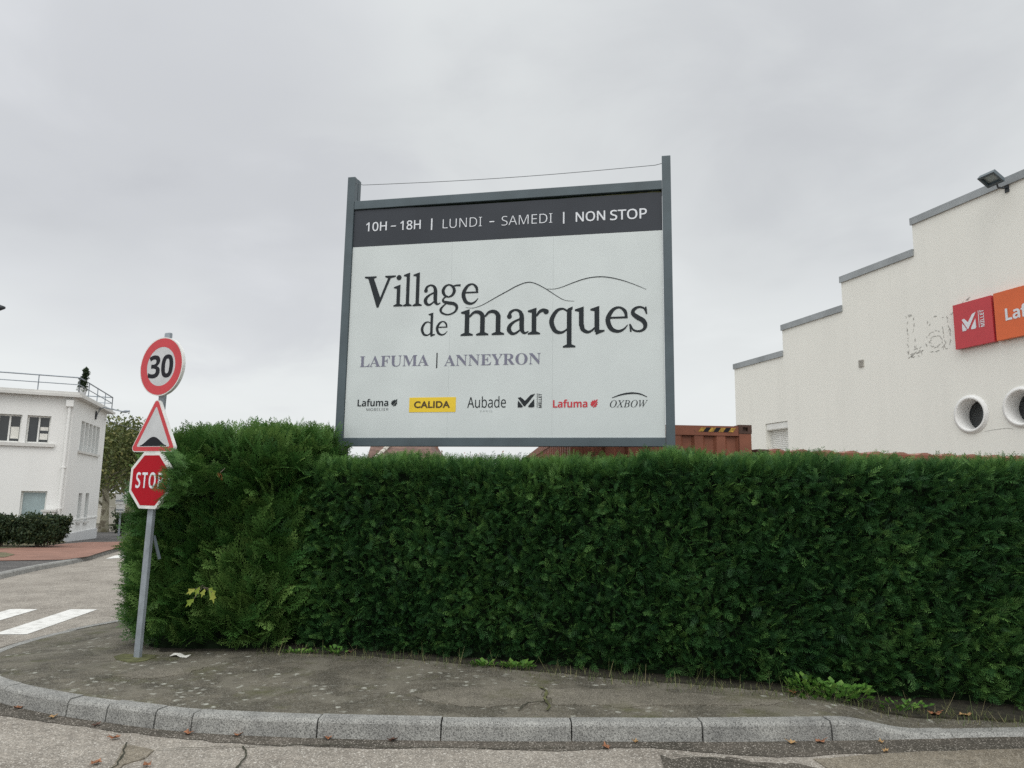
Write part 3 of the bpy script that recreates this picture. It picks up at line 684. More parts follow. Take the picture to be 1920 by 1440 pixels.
def far_sheet(name, mat, pix, lift):
    pts = []
    for i in range(len(pix)):
        a, b = np.array(pix[i], float), np.array(pix[(i+1) % len(pix)], float)
        pts += [at_ground(*(a+(b-a)*j/8), 0.12) for j in range(8)]
    bm = bmesh.new(); vv = [bm.verts.new((p[0], p[1], gz(p[0], p[1])+0.12+lift)) for p in pts]
    for i in range(len(vv)): bm.edges.new((vv[i], vv[(i+1) % len(vv)]))
    bmesh.ops.triangle_fill(bm, use_beauty=True, edges=bm.edges[:]); bm.verts.index_update()
    mb = MB(); mb.add([v.co for v in bm.verts], [tuple(v.index for v in f.verts) for f in bm.faces]); bm.free()
    return mb.build(name, mat, kind='structure')
far_sheet('red_path', M['terracotta'], [(-90, 1030), (0, 1029), (70, 1026), (120, 1020), (160, 1017), (240, 1016), (238, 1023), (200, 1033), (165, 1044), (120, 1050), (0, 1052), (-90, 1054)], 0.012)
far_sheet('planting_bed', M['dirt'], [(-90, 1010), (60, 1013), (125, 1014), (122, 1018), (70, 1026), (0, 1029), (-90, 1030)], 0.022)
far_sheet('planting_bed', M['dirt'], [(-40, 1036), (10, 1037), (28, 1041), (8, 1046), (-40, 1046)], 0.022)

# ================================================================== BILLBOARD
YR = 8.6; YL = YR*1.095
bl = at_y(641, 838, YL); br = at_y(1249, 835.6, YR); z_b = (bl[2]+br[2])/2
tl = at_y(668.7, 375.6, YL); tr = at_y(1244.2, 338.8, YR); z_t = (tl[2]+tr[2])/2
O = np.array([bl[0], bl[1], 0]); E_ = np.array([br[0]-bl[0], br[1]-bl[1], 0])
FB = Frame(O, E_); BW = float(np.linalg.norm(E_))
bb = thing('billboard', (*(O+E_/2)[:2], 0), 'large grey framed billboard with a white face and dark header, standing above the long hedge', 'billboard')
pw = 0.105
zl = FB.px(646.6, 332.6)[1]; zr = FB.px(1259, 290.6)[1]
for a, zt in ((-pw, zl), (BW, zr)):
    mb = MB(); mb.rect(FB, a, a+pw, 0, zt, -0.10, 0.0); mb.build('post', M['steel'], bb, bevel=0.006)
    mb = MB(); q = a
    mb.rect(FB, q, q+pw-0.012, 0, zt+0.02, -0.23, -0.14); mb.build('rear_post', M['steel'], bb, bevel=0.006)
rh = 0.115
mb = MB(); mb.rect(FB, 0.002, BW-0.002, z_t-rh, z_t, -0.09, -0.004); mb.build('top_rail', M['steel'], bb, bevel=0.005)
mb = MB(); mb.rect(FB, 0.002, BW-0.002, z_b, z_b+rh-0.01, -0.09, -0.004); mb.build('bottom_rail', M['steel'], bb, bevel=0.005)
mb = MB(); mb.rect(FB, 0.002, BW-0.002, z_b+0.01, z_b+rh-0.02, -0.23, -0.15); mb.build('rear_rail', M['steel'], bb)
mb = MB(); mb.rect(FB, 0.002, BW-0.002, z_t-rh, z_t-0.02, -0.23, -0.15); mb.build('rear_rail', M['steel'], bb)
mb = MB(); mb.rect(FB, 0.004, BW-0.004, z_b+rh, z_t-rh, -0.19, -0.165); mb.build('rear_panel', M['board'], bb)
hb = (FB.px(655, 459)[1]+FB.px(1245, 433.6)[1])/2
gap = 0.03
mb = MB(); s1, s2 = FB.px(840, 700)[0], FB.px(1035, 700)[0]; face = -0.028
for a, b in ((0.004, s1-0.0005), (s1+0.0005, s2-0.0005), (s2+0.0005, BW-0.004)): mb.rect(FB, a, b, z_b+rh-0.008, hb-0.002, face-0.02, face)
panel = mb.build('sign_panel', M['board'], bb)
ht = z_t-rh-gap
mb = MB(); mb.plate([(0.004, hb), (BW-0.004, hb), (BW-0.004, ht-0.006)]+[(BW-0.004-(BW-0.008)*i/40, ht+0.007*noise.noise(Vector((i*0.35, 0, 0)))+0.022*sstep(22, 40, i)) for i in range(1, 41)], [], FB, face-0.02, face+0.001)
head = mb.build('header_panel', M['header'], bb)
mb = MB(); mb.rect(FB, 0.004, BW-0.004, ht-0.08, z_t-rh+0.03, face-0.05, face-0.022); bk = mb.build('backing_board', M['core'], bb)
mb = MB(); ws = FB.px(1060, 366)[0]
pts = [(ws+(BW-0.01-ws)*i/30, ht-0.02) for i in range(31)]+[(BW-0.01-(BW-0.01-ws)*i/30, ht+0.006+0.012*(1-i/30)+0.006*noise.noise(Vector((i*0.9, 4, 0)))) for i in range(31)]
mb.plate(pts, [], FB, face-0.021, face-0.012); mb.build('weathered_edge', M['moss'], bb)
# tie wire between the post heads
wa = FB.px(668, 344.5); wb = FB.px(1244, 305)
mb = MB(); mb.tube([FB.p(0.0, wa[1]+0.02, -0.04)]+[FB.p(wa[0]+(BW-wa[0])*t, wa[1]+(wb[1]-wa[1])*t-0.035*math.sin(math.pi*t), -0.05) for t in np.linspace(0.02, 0.98, 24)]+[FB.p(BW, wb[1]+0.01, -0.04)], 0.0042, 5); mb.build('tie_wire', M['mesh_cable'], bb)
TD = face+0.004
def line(s, x0, y0, x1, y1, mat, parent, name='lettering', off=0.0, shear=0.0, spacing=1.0, turn=False, mb=None, box=None, d=TD):
    """text whose lower-left corner is photo pixel (x0,y0) and upper-right corner (x1,y1) on the board"""
    a0, b0 = FB.px(x0, y0); a1, b1 = FB.px(x1, y1)
    if box: b0, b1 = FB.px(*box[0])[1], FB.px(*box[1])[1]
    own = mb is None; mb = mb or MB()
    text(mb, FB, s, a0, a1, b0, b1, d, off, shear, spacing, turn)
    return mb.build(name, M[mat], parent, recalc=False) if own else mb
HD = TD+0.002
for w_, x0, y0, x1, y1, of_ in (('10H', 684.6, 433.2, 724.5, 413.7, 0.010), ('18H', 748.9, 430.5, 788.2, 410.7, 0.010), ('LUNDI', 829, 427.3, 903, 405.4, -0.012), ('SAMEDI', 939.6, 421.9, 1035.3, 398.3, -0.012), ('NON', 1079, 414.9, 1134.4, 393, 0.012), ('STOP', 1143.6, 412, 1212.7, 388.4, 0.012)):
    line(sans(w_), x0, y0, x1, y1, 'ink_white', head, off=of_, d=HD)
for x0, y0, x1, y1 in ((731.6, 423.9, 741.3, 421.5), (917, 415.6, 926, 413.6)):
    a0, b0 = FB.px(x0, y0); a1, b1 = FB.px(x1, y1); mb = MB(); mb.rect(FB, a0, a1, b0, b0+0.014, HD-0.001, HD); mb.build('dash', M['ink_white'], head)
mb = MB()
for x0, y0, x1, y1 in ((806.8, 430.2, 809.8, 408.4), (1055.1, 418.1, 1058.3, 396)):
    a0, b0 = FB.px(x0, y0); a1, b1 = FB.px(x1, y1); mb = MB(); mb.rect(FB, a0, a0+0.018, b0, b1, HD-0.001, HD); mb.build('divider', M['ink_white'], head)
for word, base0, base1, xh, spans in (
        ('Village', (680.2, 575.2), (895.4, 570.6), 39.5, ((680.2, 738.5, 1.48), (736.0, 754.5, .50), (754.0, 771.5, .50), (772.0, 790.5, .50), (791.5, 824.5, .88), (823.0, 861.5, .98), (862.5, 895.5, .82))),
        ('de', (786.5, 629.6), (837.5, 628.2), 27.6, ((786.3, 814.5, 1.05), (814.5, 837.5, .82))),
        ('marques', (862.3, 629.2), (1214.1, 622.2), 48.6, ((862.3, 945.8, 1.68), (947.2, 990.0, .88), (988.5, 1028.0, .79), (1027.0, 1080.0, 1.05), (1077.3, 1133.0, 1.08), (1132.8, 1177.5, .82), (1179.0, 1214.3, .67)))):
    mb = MB()
    for ch_, (xa, xb, wd) in zip(word, spans):
        t_ = (xa-base0[0])/(base1[0]-base0[0]); yb_ = base0[1]+(base1[1]-base0[1])*t_
        a0, b0 = FB.px(xa, yb_); a1, _ = FB.px(xb, yb_); _, b1 = FB.px(xa, yb_-xh*(1+0.03*t_*(len(word) == 7)))
        book_glyph(mb, FB, ch_, a0, b0, (a1-a0)/wd, b1-b0, TD)
    mb.build('lettering', M['ink'], panel, recalc=False)
line(serif('LAFUMA'), 672.8, 688, 803, 664, 'ink_violet', panel, off=-0.004)
line(serif('ANNEYRON'), 831.5, 686, 1013.5, 660.5, 'ink_violet', panel, off=-0.004)
mb = MB(); a0, b0 = FB.px(816.5, 689.5); a1, b1 = FB.px(818, 661); mb.rect(FB, a0, a0+0.014, b0, b1, TD-0.001, TD); mb.build('divider', M['ink'], panel)
hill1 = [(872.3, 575.6), (885.6, 576.5), (903, 571), (930, 556), (950, 545), (966.6, 535.8), (984.3, 528.9), (995.5, 528.3), (1007.3, 532.2), (1023, 540.6), (1037.4, 550), (1053.3, 559.7), (1064, 562.9), (1076.4, 563.6)]
hill2 = [(1025, 540.7), (1039, 540.7), (1053.3, 537), (1074.6, 528.7), (1095.8, 521.6), (1117, 518), (1138, 518.4), (1163, 523.4), (1188, 531.7), (1211.8, 541.4)]
mb = MB()
for h_ in (hill1, hill2):
    p = smooth_path([FB.px(*q) for q in h_], 0.03); n_ = len(p)
    ribbon(mb, FB, p, [0.004+0.007*math.sin(math.pi*i/(n_-1)) for i in range(n_)], TD)
mb.build('hill_line', M['ink'], panel)
LEAF = [(0.02, 0.05), (0.18, 0.12), (0.05, 0.42), (0.16, 0.40), (0.12, 0.68), (0.26, 0.62), (0.30, 0.84), (0.44, 0.74), (0.60, 0.92), (0.70, 0.78), (0.98, 1.0), (0.93, 0.72), (1.0, 0.62), (0.90, 0.52), (0.99, 0.36), (0.82, 0.30), (0.80, 0.10), (0.62, 0.12), (0.42, 0.0), (0.30, 0.08), (0.52, 0.30), (0.66, 0.52), (0.48, 0.32), (0.26, 0.10)]
LEAF1 = [(0.22, 0.16), (0.04, 0.42), (0.15, 0.42), (0.10, 0.68), (0.25, 0.64), (0.30, 0.86), (0.44, 0.76), (0.60, 0.94), (0.70, 0.80), (0.98, 1.0), (0.94, 0.74), (0.70, 0.52), (0.46, 0.26), (0.26, 0.12)]
LEAF2 = [(0.36, 0.08), (0.52, 0.24), (0.76, 0.50), (0.95, 0.68), (1.0, 0.58), (0.90, 0.50), (0.99, 0.34), (0.83, 0.28), (0.82, 0.08), (0.62, 0.11), (0.46, 0.0)]
def leaf_mark(mb, fr, a0, a1, b0, b1, d):
    for lf in (LEAF1, LEAF2):
        mb.plate([(a0+(a1-a0)*x, b0+(b1-b0)*y) for x, y in lf], [], fr, d-0.001, d)
def em_mark(mb, fr, a0, a1, b0, b1, d):
    for sh in ([(0.0, 0.72), (0.17, 0.76), (0.42, 0.50), (0.74, 0.92), (1.0, 1.0), (0.60, 0.36), (0.42, 0.10), (0.36, 0.10)],
               [(0.02, 0.52), (0.30, 0.10), (0.26, 0.02), (0.0, 0.02), (0.0, 0.30)],
               [(0.94, 0.62), (0.62, 0.14), (0.60, 0.05), (0.66, 0.02), (0.90, 0.02), (0.96, 0.10)]):
        mb.plate([(a0+(a1-a0)*x, b0+(b1-b0)*y) for x, y in sh], [], fr, d-0.001, d)
mb = MB(); line(sans('Lafuma', True), 668.7, 761.7, 727, 747, 'ink', panel, off=-0.004, mb=mb, spacing=0.95)
a0, b0 = FB.px(730.7, 761.7); a1, b1 = FB.px(744, 747.3); leaf_mark(mb, FB, a0, a1, b0, b1, TD)
line(sans('MOBILIER'), 685.5, 770, 727, 764.4, 'ink', panel, mb=mb, off=-0.012, spacing=1.15); mb.build('logo', M['ink'], panel, recalc=False)
mb = MB(); a0, b0 = FB.px(765.6, 772.6); a1, b1 = FB.px(853.8, 744); mb.rect(FB, a0, a1, b0, b1, TD-0.003, TD); mb.build('logo', M['yellow'], panel, label='yellow logo block')
line('CALIDA', 775, 764.9, 843, 751.2, 'ink_brown', panel, off=0.030, spacing=1.06, d=TD+0.003)
mb = MB(); line(sans('Aubade'), 875, 764.4, 948, 742, 'ink', panel, mb=mb, off=0.0); mb.build('logo', M['ink'], panel, recalc=False)
line(sans('PARIS'), 899.4, 772.3, 922, 768.1, 'ink_pale', panel, off=-0.01, spacing=1.3)
mb = MB(); a0, b0 = FB.px(969.8, 764); a1, b1 = FB.px(1002.9, 737.5); em_mark(mb, FB, a0, a1, b0, b1, TD)
a0, b0 = FB.px(1006, 764); a1, b1 = FB.px(1007, 737); mb.rect(FB, a0, a0+0.006, b0, b1, TD-0.001, TD)
line(sans('MILLET', True), 1009, 764, 1015.3, 737.3, 'ink', panel, mb=mb, off=0.0, turn=True); mb.build('logo', M['ink'], panel, recalc=False)
mb = MB(); line(sans('Lafuma', True), 1036.2, 764, 1101, 748, 'ink_red', panel, off=0.002, mb=mb, spacing=0.95)
a0, b0 = FB.px(1105.6, 764); a1, b1 = FB.px(1120.3, 747.4); leaf_mark(mb, FB, a0, a1, b0, b1, TD); mb.build('logo', M['ink_red'], panel, recalc=False, label='red logo')
mb = MB(); line(serif('OXBOW', True), 1143.3, 763.5, 1214.8, 749, 'ink', panel, mb=mb, off=-0.004)
p = smooth_path([FB.px(*q) for q in ((1147.2, 745.3), (1166, 739), (1185.3, 736.4), (1201, 738.3), (1213.2, 743.7))], 0.015)
ribbon(mb, FB, p, [0.006+0.014*math.sin(math.pi*(i+1)/(len(p)+1)) for i in range(len(p))], TD); mb.build('logo', M['ink'], panel, recalc=False)

# ================================================================== TRAFFIC SIGN
pb = at_z(255, 1232, 0.145); Ysg = pb[1]; ptop = at_y(313.5, 625, Ysg)
sg = thing('traffic_sign', pb, 'grey post with a 30 disc, a speed bump triangle and a red stop sign', 'traffic sign')
yaw = math.radians(25); FS = Frame(pb, (math.cos(yaw), -math.sin(yaw), 0), ptop-pb)
FS.n = np.cross(FS.e, FS.u); FS.n /= np.linalg.norm(FS.n); FS.e = np.cross(FS.u, FS.n)
Lp = float(np.linalg.norm(ptop-pb))
mb = MB(); mb.rect(FS, -0.04, 0.04, -0.3, Lp, -0.04, 0.0); post = mb.build('post', M['galv'], sg, bevel=0.004)
mb = MB(); mb.rect(FS, -0.037, 0.037, Lp, Lp+0.006, -0.037, -0.003); mb.build('post_cap', M['galv'], sg)
mb = MB(); q0 = FS.p(0.02, FS.px(284, 1005)[1], -0.06); q1 = FS.p(0.09, FS.px(290, 1050)[1], -0.10)
mb.tube([q0, q1], 0.018, 4); mb.build('brace', M['steel'], sg)
DP = 0.05
def plate_of(name, ctr_px, shape, rim_inset):
    a, b = FS.px(*ctr_px, DP); return a, b
def plate_body(name, outline, label=None):
    mb = MB(); mb.plate(outline, [], FS, 0.012, DP); o = mb.build(name, M['sign_rim'], sg, label=label); return o
def bracket(o, b):
    mb = MB(); mb.rect(FS, -0.06, 0.06, b-0.02, b+0.02, -0.046, 0.013); mb.build('bracket', M['galv'], o)
# 30 disc
a, b = FS.px(302, 687, DP); r = 0.325
disc = plate_body('speed_limit_disc', circle(a, b, r, 64))
mb = MB(); mb.plate(circle(a, b, r-0.012, 64), [circle(a, b, r*0.665, 64)], FS, DP-0.001, DP+0.002); mb.build('red_ring', M['red_film'], disc)
mb = MB(); mb.plate(circle(a, b, r*0.663, 64), [], FS, DP-0.001, DP+0.001); mb.build('white_field', M['sign_white'], disc)
mb = MB(); text(mb, FS, sans('30', True), a-0.19, a+0.185, b-0.128, b+0.128, DP+0.003, 0.006, spacing=0.98); mb.build('lettering', M['sign_black'], disc, recalc=False)
bracket(disc, b+0.1)
# bump triangle
a, b = FS.px(289, 812, DP)
def tri(k, rr):
    P = []; R3 = 0.35/math.cos(math.radians(30))*k
    for i in range(3):
        an = math.radians(90+120*i); c = np.array([a+(R3-2*rr)*math.cos(an), b+(R3-2*rr)*math.sin(an)])
        for j in range(-4, 5):
            t = an+math.radians(60*j/4); P.append((c[0]+rr*math.cos(t), c[1]+rr*math.sin(t)))
    return P
trg = plate_body('warning_triangle', tri(1.0, 0.045))
mb = MB(); mb.plate(tri(0.955, 0.036), [tri(0.73, 0.012)], FS, DP-0.001, DP+0.002); mb.build('red_border', M['red_film'], trg)
mb = MB(); mb.plate(tri(0.728, 0.012), [], FS, DP-0.001, DP+0.001); mb.build('white_field', M['sign_white'], trg)
mb = MB(); hw = 0.20; yb = b-0.140
mb.plate([(a-hw, yb), (a+hw, yb)]+[(a+hw-2*hw*i/24, yb+0.008+0.092*max(0, math.sin(math.pi*i/24))**1.7) for i in range(25)], [], FS, DP+0.001, DP+0.003); mb.build('bump_symbol', M['sign_black'], trg)
bracket(trg, b-0.05)
# stop octagon
a, b = FS.px(280.5, 900.5, DP); R8 = 0.30/math.cos(math.pi/8)
oc = lambda k: [(a+R8*k*math.cos(math.pi/8+math.pi/4*i), b+R8*k*math.sin(math.pi/8+math.pi/4*i)) for i in range(8)]
stp_ = plate_body('stop_plate', oc(1.0))
mb = MB(); mb.plate(oc(0.885), [], FS, DP-0.001, DP+0.002); mb.build('red_field', M['stop_red'], stp_)
mb = MB(); text(mb, FS, sans('STOP', True), a-0.205, a+0.205, b-0.085, b+0.085, DP+0.004, -0.008, spacing=1.12); mb.build('lettering', M['ink_white'], stp_, recalc=False)
bracket(stp_, b)

# ================================================================== HEDGES
sub3 = [spray_template(s, 8, 0, 0.048, 0.85) for s in range(4)] + [spray_template(50+s, 6, 1, 0.040, 0.8) for s in range(3)]
sub4 = [spray_template(20+s, 8, 2, 0.036, 0.95) for s in range(6)]
sub5 = [spray_template(80+s, 9, 0, 0.040, 0.42) for s in range(4)]
def densify(L, step):
    o = []
    for i in range(len(L)):
        a, b = np.array(L[i], float), np.array(L[(i+1) % len(L)], float); k = max(1, int(np.linalg.norm(b-a)/step))
        o += [tuple(a+(b-a)*j/k) for j in range(k)]
    return o
def inset_loop(L, d):
    P = np.array(L); Q = np.roll(P, -1, 0); nn = np.column_stack([(Q-P)[:, 1], -(Q-P)[:, 0]]); nn /= np.linalg.norm(nn, axis=1, keepdims=True)
    nv = nn+np.roll(nn, 1, 0); nv /= np.linalg.norm(nv, axis=1, keepdims=True); return P-nv*d
def build_hedge(name, loop, height, label, cat, mat, n, lens, tm, r, sweep, seed_pt, wisps=0, bulge=None, wlen=0.16, extra=(), spread=0.17, inset=0.20):
    c = np.mean(np.array(loop), 0); root = thing(name, (c[0], c[1], 0.0), label, cat)
    Ld = densify(loop, 0.3)
    wt = lambda p, no: 1.0 if (no[1] < 0.25 or no[0] < -0.8) else 0.22
    B, A = hedge_points(Ld, lambda x, y: pave_z(x, y) if y < 9 else gz(x, y)+0.1, height, r, n, wt, bulge=bulge)
    k = len(B); topw = np.clip(A[:, 2], 0, 1)[:, None]
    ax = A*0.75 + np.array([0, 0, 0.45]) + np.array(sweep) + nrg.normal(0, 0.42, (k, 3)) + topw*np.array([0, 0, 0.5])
    ln = nrg.uniform(lens[0], lens[1], k); base = B - A*0.05 - A*(nrg.random((k, 1))**1.5)*0.15
    cl = np.array([noise.noise(Vector(p*2.2))+0.9*noise.noise(Vector(p*0.9+np.array([3.0, 1.0, 7.0]))) for p in B])
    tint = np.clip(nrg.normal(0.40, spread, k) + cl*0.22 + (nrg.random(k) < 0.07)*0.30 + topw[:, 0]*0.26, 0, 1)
    V, T = sprays(base, ax, ln, tint, tm); VV, TT = [V], [T]
    if wisps:                       # upright leaders that have outgrown the last clipping
        idx = np.where((A[:, 2] > 0.35) & (B[:, 1] < 9.0))[0]; idx = nrg.choice(idx, min(wisps, len(idx)), replace=False); k2 = len(idx)
        V, T = sprays(B[idx]-np.array([0, 0, 0.06]), np.array([0, 0, 1.0])+nrg.normal(0, 0.16, (k2, 3)), nrg.uniform(0.45, 1.0, k2)*wlen, np.clip(nrg.normal(0.62, 0.15, k2), 0, 1), sub5); VV.append(V); TT.append(T)
    for (c_, sp_, ax_, n_) in extra:
        V, T = sprays(np.array(c_)+nrg.normal(0, 1, (n_, 3))*np.array(sp_), np.array(ax_)+nrg.normal(0, 0.35, (n_, 3)), nrg.uniform(0.11, 0.21, n_), np.clip(nrg.normal(0.45, 0.15, n_), 0, 1), tm); VV.append(V); TT.append(T)
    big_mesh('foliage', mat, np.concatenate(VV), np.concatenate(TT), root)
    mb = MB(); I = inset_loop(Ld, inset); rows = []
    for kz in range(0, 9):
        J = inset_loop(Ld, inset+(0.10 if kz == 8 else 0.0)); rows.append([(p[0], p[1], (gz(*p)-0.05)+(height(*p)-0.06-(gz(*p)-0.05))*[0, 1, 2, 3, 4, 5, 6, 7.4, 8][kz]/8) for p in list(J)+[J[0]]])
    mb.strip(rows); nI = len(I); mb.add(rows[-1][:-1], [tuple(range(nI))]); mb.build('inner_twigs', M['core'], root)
    return root
front = [(-2.5, 8.72), (-2.2, 8.52), (-1.1, 8.32), (0.05, 7.96), (1.28, 7.52), (2.64, 7.12), (4.3, 6.80), (6.2, 6.62), (9.0, 6.45)]
back = [(9.0, 7.6), (4.6, 7.9), (2.8, 8.25), (1.4, 8.65), (0.1, 9.05), (-1.0, 9.3), (-2.3, 9.5)]
h_long = lambda x, y: 2.235+0.015*sstep(1, 4, x)+0.03*noise.noise(Vector((x*1.1, 3, 0)))+0.07*math.exp(-((x-1.65)/0.35)**2)
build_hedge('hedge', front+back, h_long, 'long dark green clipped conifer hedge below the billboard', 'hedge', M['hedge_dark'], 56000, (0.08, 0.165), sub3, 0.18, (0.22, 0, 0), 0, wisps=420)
lo = [(-4.37, 9.1), (-4.25, 8.72), (-3.98, 8.46), (-3.5, 8.36), (-3.0, 8.36), (-2.72, 8.40), (-2.50, 8.52), (-2.32, 8.78), (-2.12, 9.2), (-2.15, 9.6), (-2.6, 9.9), (-3.0, 10.6), (-3.1, 13.5), (-4.4, 13.5)]
h_left = lambda x, y: 2.42+0.025*noise.noise(Vector((x*1.7, y*1.3, 9)))-0.26*sstep(-3.95, -4.35, x)+0.09*sstep(-3.0, -2.2, x)
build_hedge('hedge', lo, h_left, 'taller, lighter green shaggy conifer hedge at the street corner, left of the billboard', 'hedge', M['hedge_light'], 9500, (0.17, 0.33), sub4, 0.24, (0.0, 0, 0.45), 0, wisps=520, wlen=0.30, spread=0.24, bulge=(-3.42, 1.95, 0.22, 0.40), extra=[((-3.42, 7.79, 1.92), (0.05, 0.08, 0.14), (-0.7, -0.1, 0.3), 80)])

# ================================================================== RIGHT BUILDING
wl = at_y(1377, 690, 28.0); vp = ray(508, 926); vp = np.array([vp[0], vp[1], 0]); vp /= np.linalg.norm(vp)
FW = Frame((wl[0], wl[1], 0), -vp)      # a grows from the far left end towards the viewer
st = []
for (x0, y0, x1, y1) in ((1376.5, 684.4, 1467.3, 659.3), (1467.3, 611.5, 1578, 573.6), (1578, 521, 1711, 468.8), (1711, 410, 1920, 321.9)):
    p, q = FW.px(x0, y0), FW.px(x1, y1); st.append([p[0], q[0], (p[1]+q[1])/2])
for i in range(3): st[i][1] = st[i+1][0] = (st[i][1]+st[i+1][0])/2
st[0][0] = 0.0; wst = st[1][1]-st[1][0]; st[3][1] = st[3][0]+6.5
st.append([st[3][1], st[3][1]+3.0, st[2][2]])
WL_ = st[-1][1]
wb_ = thing('warehouse', (*FW.p(WL_/2, 0)[:2], 0), 'cream rendered building with a stepped roofline and round windows, behind the hedge on the right', 'building')
outl = [(0, -0.5), (WL_, -0.5)]
for s_ in reversed(st): outl += [(s_[1], s_[2]-0.02), (s_[0], s_[2]-0.02)]
ports = [FW.px(1821, 777), None]; rp = 0.5*abs(FW.px(1822, 747.5)[1]-FW.px(1822, 809)[1])*0.95
nxt = FW.px(1917, 763); ports[1] = nxt; gapp = nxt[0]-ports[0][0]; ports.append((nxt[0]+gapp, (nxt[1]+ports[0][1])/2))
p0, p1 = FW.px(1435, 795), FW.px(1476.5, 789); sh0, sh1, shz1 = p0[0], p1[0], (p0[1]+p1[1])/2; shz0 = shz1-1.55
mb = MB(); mb.plate(outl, [circle(a, b, rp, 40) for a, b in ports]+[[(sh0, shz0), (sh1, shz0), (sh1, shz1), (sh0, shz1)]], FW, -0.45, 0.0)
mb.build('wall', M['wall_cream'], wb_)
mb = MB(); mb.rect(FW, 0.001, WL_-0.001, -0.5, st[0][2]-0.3, -12, -0.46); mb.rect(FW, st[1][0]+0.5, WL_-0.5, st[0][2]-0.3, st[2][2]-0.8, -11.5, -0.48); mb.build('rear_volume', M['wall_cream'], wb_)
for s_ in st:
    mb = MB(); mb.rect(FW, s_[0]-0.03, s_[1]-(0.0 if s_ is st[-1] else 0.004), s_[2]-0.02, s_[2]+0.03, -0.5, 0.05)
    mb.rect(FW, s_[0]-0.03, s_[1]-(0.0 if s_ is st[-1] else 0.004), s_[2]-0.17, s_[2]-0.021, 0.004, 0.05); mb.build('coping', M['zinc'], wb_)
for a, b in ports:
    fr = MB(); nseg = 40; rows = []
    prof = [(rp+0.10, 0.002), (rp+0.095, 0.025), (rp+0.065, 0.03), (rp+0.06, 0.055), (rp+0.02, 0.065), (rp-0.005, 0.05), (rp-0.005, -0.39)]
    for i in range(nseg+1):
        t = 2*math.pi*i/nseg; rows.append([FW.p(a+R_*math.cos(t), b+R_*math.sin(t), d) for R_, d in prof])
    fr.strip(rows); pf = fr.build('round_window', M['wall_white'], wb_, smooth=True)
    g_ = MB(); g_.plate(circle(a, b, rp-0.006, 40), [], FW, -0.40, -0.375); g_.build('pane', M['glass'], pf)
# roller shutter window
mb = MB(); 
mb.rect(FW, sh0+0.001, sh0+0.05, shz0, shz1, -0.26, -0.20); mb.rect(FW, sh1-0.05, sh1-0.001, shz0, shz1, -0.26, -0.20)
mb.rect(FW, sh0-0.03, sh1+0.03, shz0-0.07, shz0-0.001, -0.4, 0.04)
sw = mb.build('shutter_window', M['wframe'], wb_)
mb = MB(); n_ = 20; prof = []
for i in range(n_):
    z0_ = shz0+(shz1-0.24-shz0)*i/n_; z1_ = shz0+(shz1-0.24-shz0)*(i+1)/n_; prof += [(z0_, -0.255), (z0_+0.15*(z1_-z0_), -0.235), (z1_-0.15*(z1_-z0_), -0.235)]
prof.append((shz1-0.24, -0.255)); mb.strip([[FW.p(sh0+0.05, z, d) for z, d in prof], [FW.p(sh1-0.05, z, d) for z, d in prof]]); mb.build('shutter', M['wframe'], sw)
mb = MB(); mb.rect(FW, sh0+0.003, sh1-0.003, shz1-0.24, shz1-0.003, -0.27, -0.03); mb.build('shutter_box', M['wframe'], sw, bevel=0.03)
for k, zz in enumerate((shz0+0.22, shz0+0.50)):
    mb = MB(); mb.tube([FW.p(sh0+0.02, zz, -0.08), FW.p(sh1-0.02, zz, -0.08)], 0.022, 8); mb.build('guard_bar', M['wframe'], sw)
mb = MB(); a, b = FW.px(1615.5, 681.5); mb.rect(FW, a-0.09, a+0.09, b-0.11, b+0.11, 0.002, 0.03)
for i in range(5): mb.rect(FW, a-0.08, a+0.08, b-0.09+0.04*i, b-0.075+0.04*i, 0.03, 0.045)
mb.build('vent', M['vent'], wb_)
# dotted glue traces left by removed letters L, a, f
mb = MB(); lh0, lh1 = FW.px(1705, 670), FW.px(1702, 592)
z0_, z1_ = lh0[1], lh1[1]; Hh = z1_-z0_
aL = FW.px(1702, 630)[0]; aL2 = FW.px(1731, 660)[0]; aA = FW.px(1739, 640)[0]; aA2 = FW.px(1781, 630)[0]; aF = FW.px(1781, 600)[0]; aF2 = FW.px(1806, 560)[0]
r2 = random.Random(5)
def scuff(P, den, spread):
    for p, q in zip(P, P[1:]):
        p, q = np.array(p), np.array(q); L = np.linalg.norm(q-p); k = max(1, int(L*den))
        for _ in range(k):
            u = r2.random()
            if r2.random() < 0.25: continue
            c = p+(q-p)*u+np.array([r2.gauss(0, spread), r2.gauss(0, spread)]); an = math.atan2(*(q-p)[::-1])+r2.uniform(-0.5, 0.5); l_ = r2.uniform(0.03, 0.08); w_ = r2.uniform(0.009, 0.02)
            e1 = np.array([math.cos(an), math.sin(an)])*l_; e2 = np.array([-math.sin(an), math.cos(an)])*w_
            mb.plate([tuple(c-e1), tuple(c-e2), tuple(c+e1*0.8+e2*0.3), tuple(c+e2)], [], FW, 0.002, 0.004)
tk = 0.17*Hh
scuff([(aL, z1_), (aL+0.22, z1_), (aL+0.22, z0_+tk), (aL2, z0_+tk), (aL2, z0_), (aL, z0_), (aL, z1_)], 16, 0.015)
scuff([(aL+0.05, z0_+0.06), (aL2-0.05, z0_+0.10)], 30, 0.04)
am, ar, ah = (aA+aA2)/2, (aA2-aA)/2, 0.80*Hh
bowl = [(am-0.1+ar*0.85*math.cos(t), z0_+ah*0.30+ah*0.30*math.sin(t)) for t in np.linspace(0.4, 6.6, 22)]
scuff(bowl, 16, 0.02); scuff([(am-0.1+(q[0]-am+0.1)*0.6, z0_+ah*0.3+(q[1]-z0_-ah*0.3)*0.5) for q in bowl], 12, 0.02)
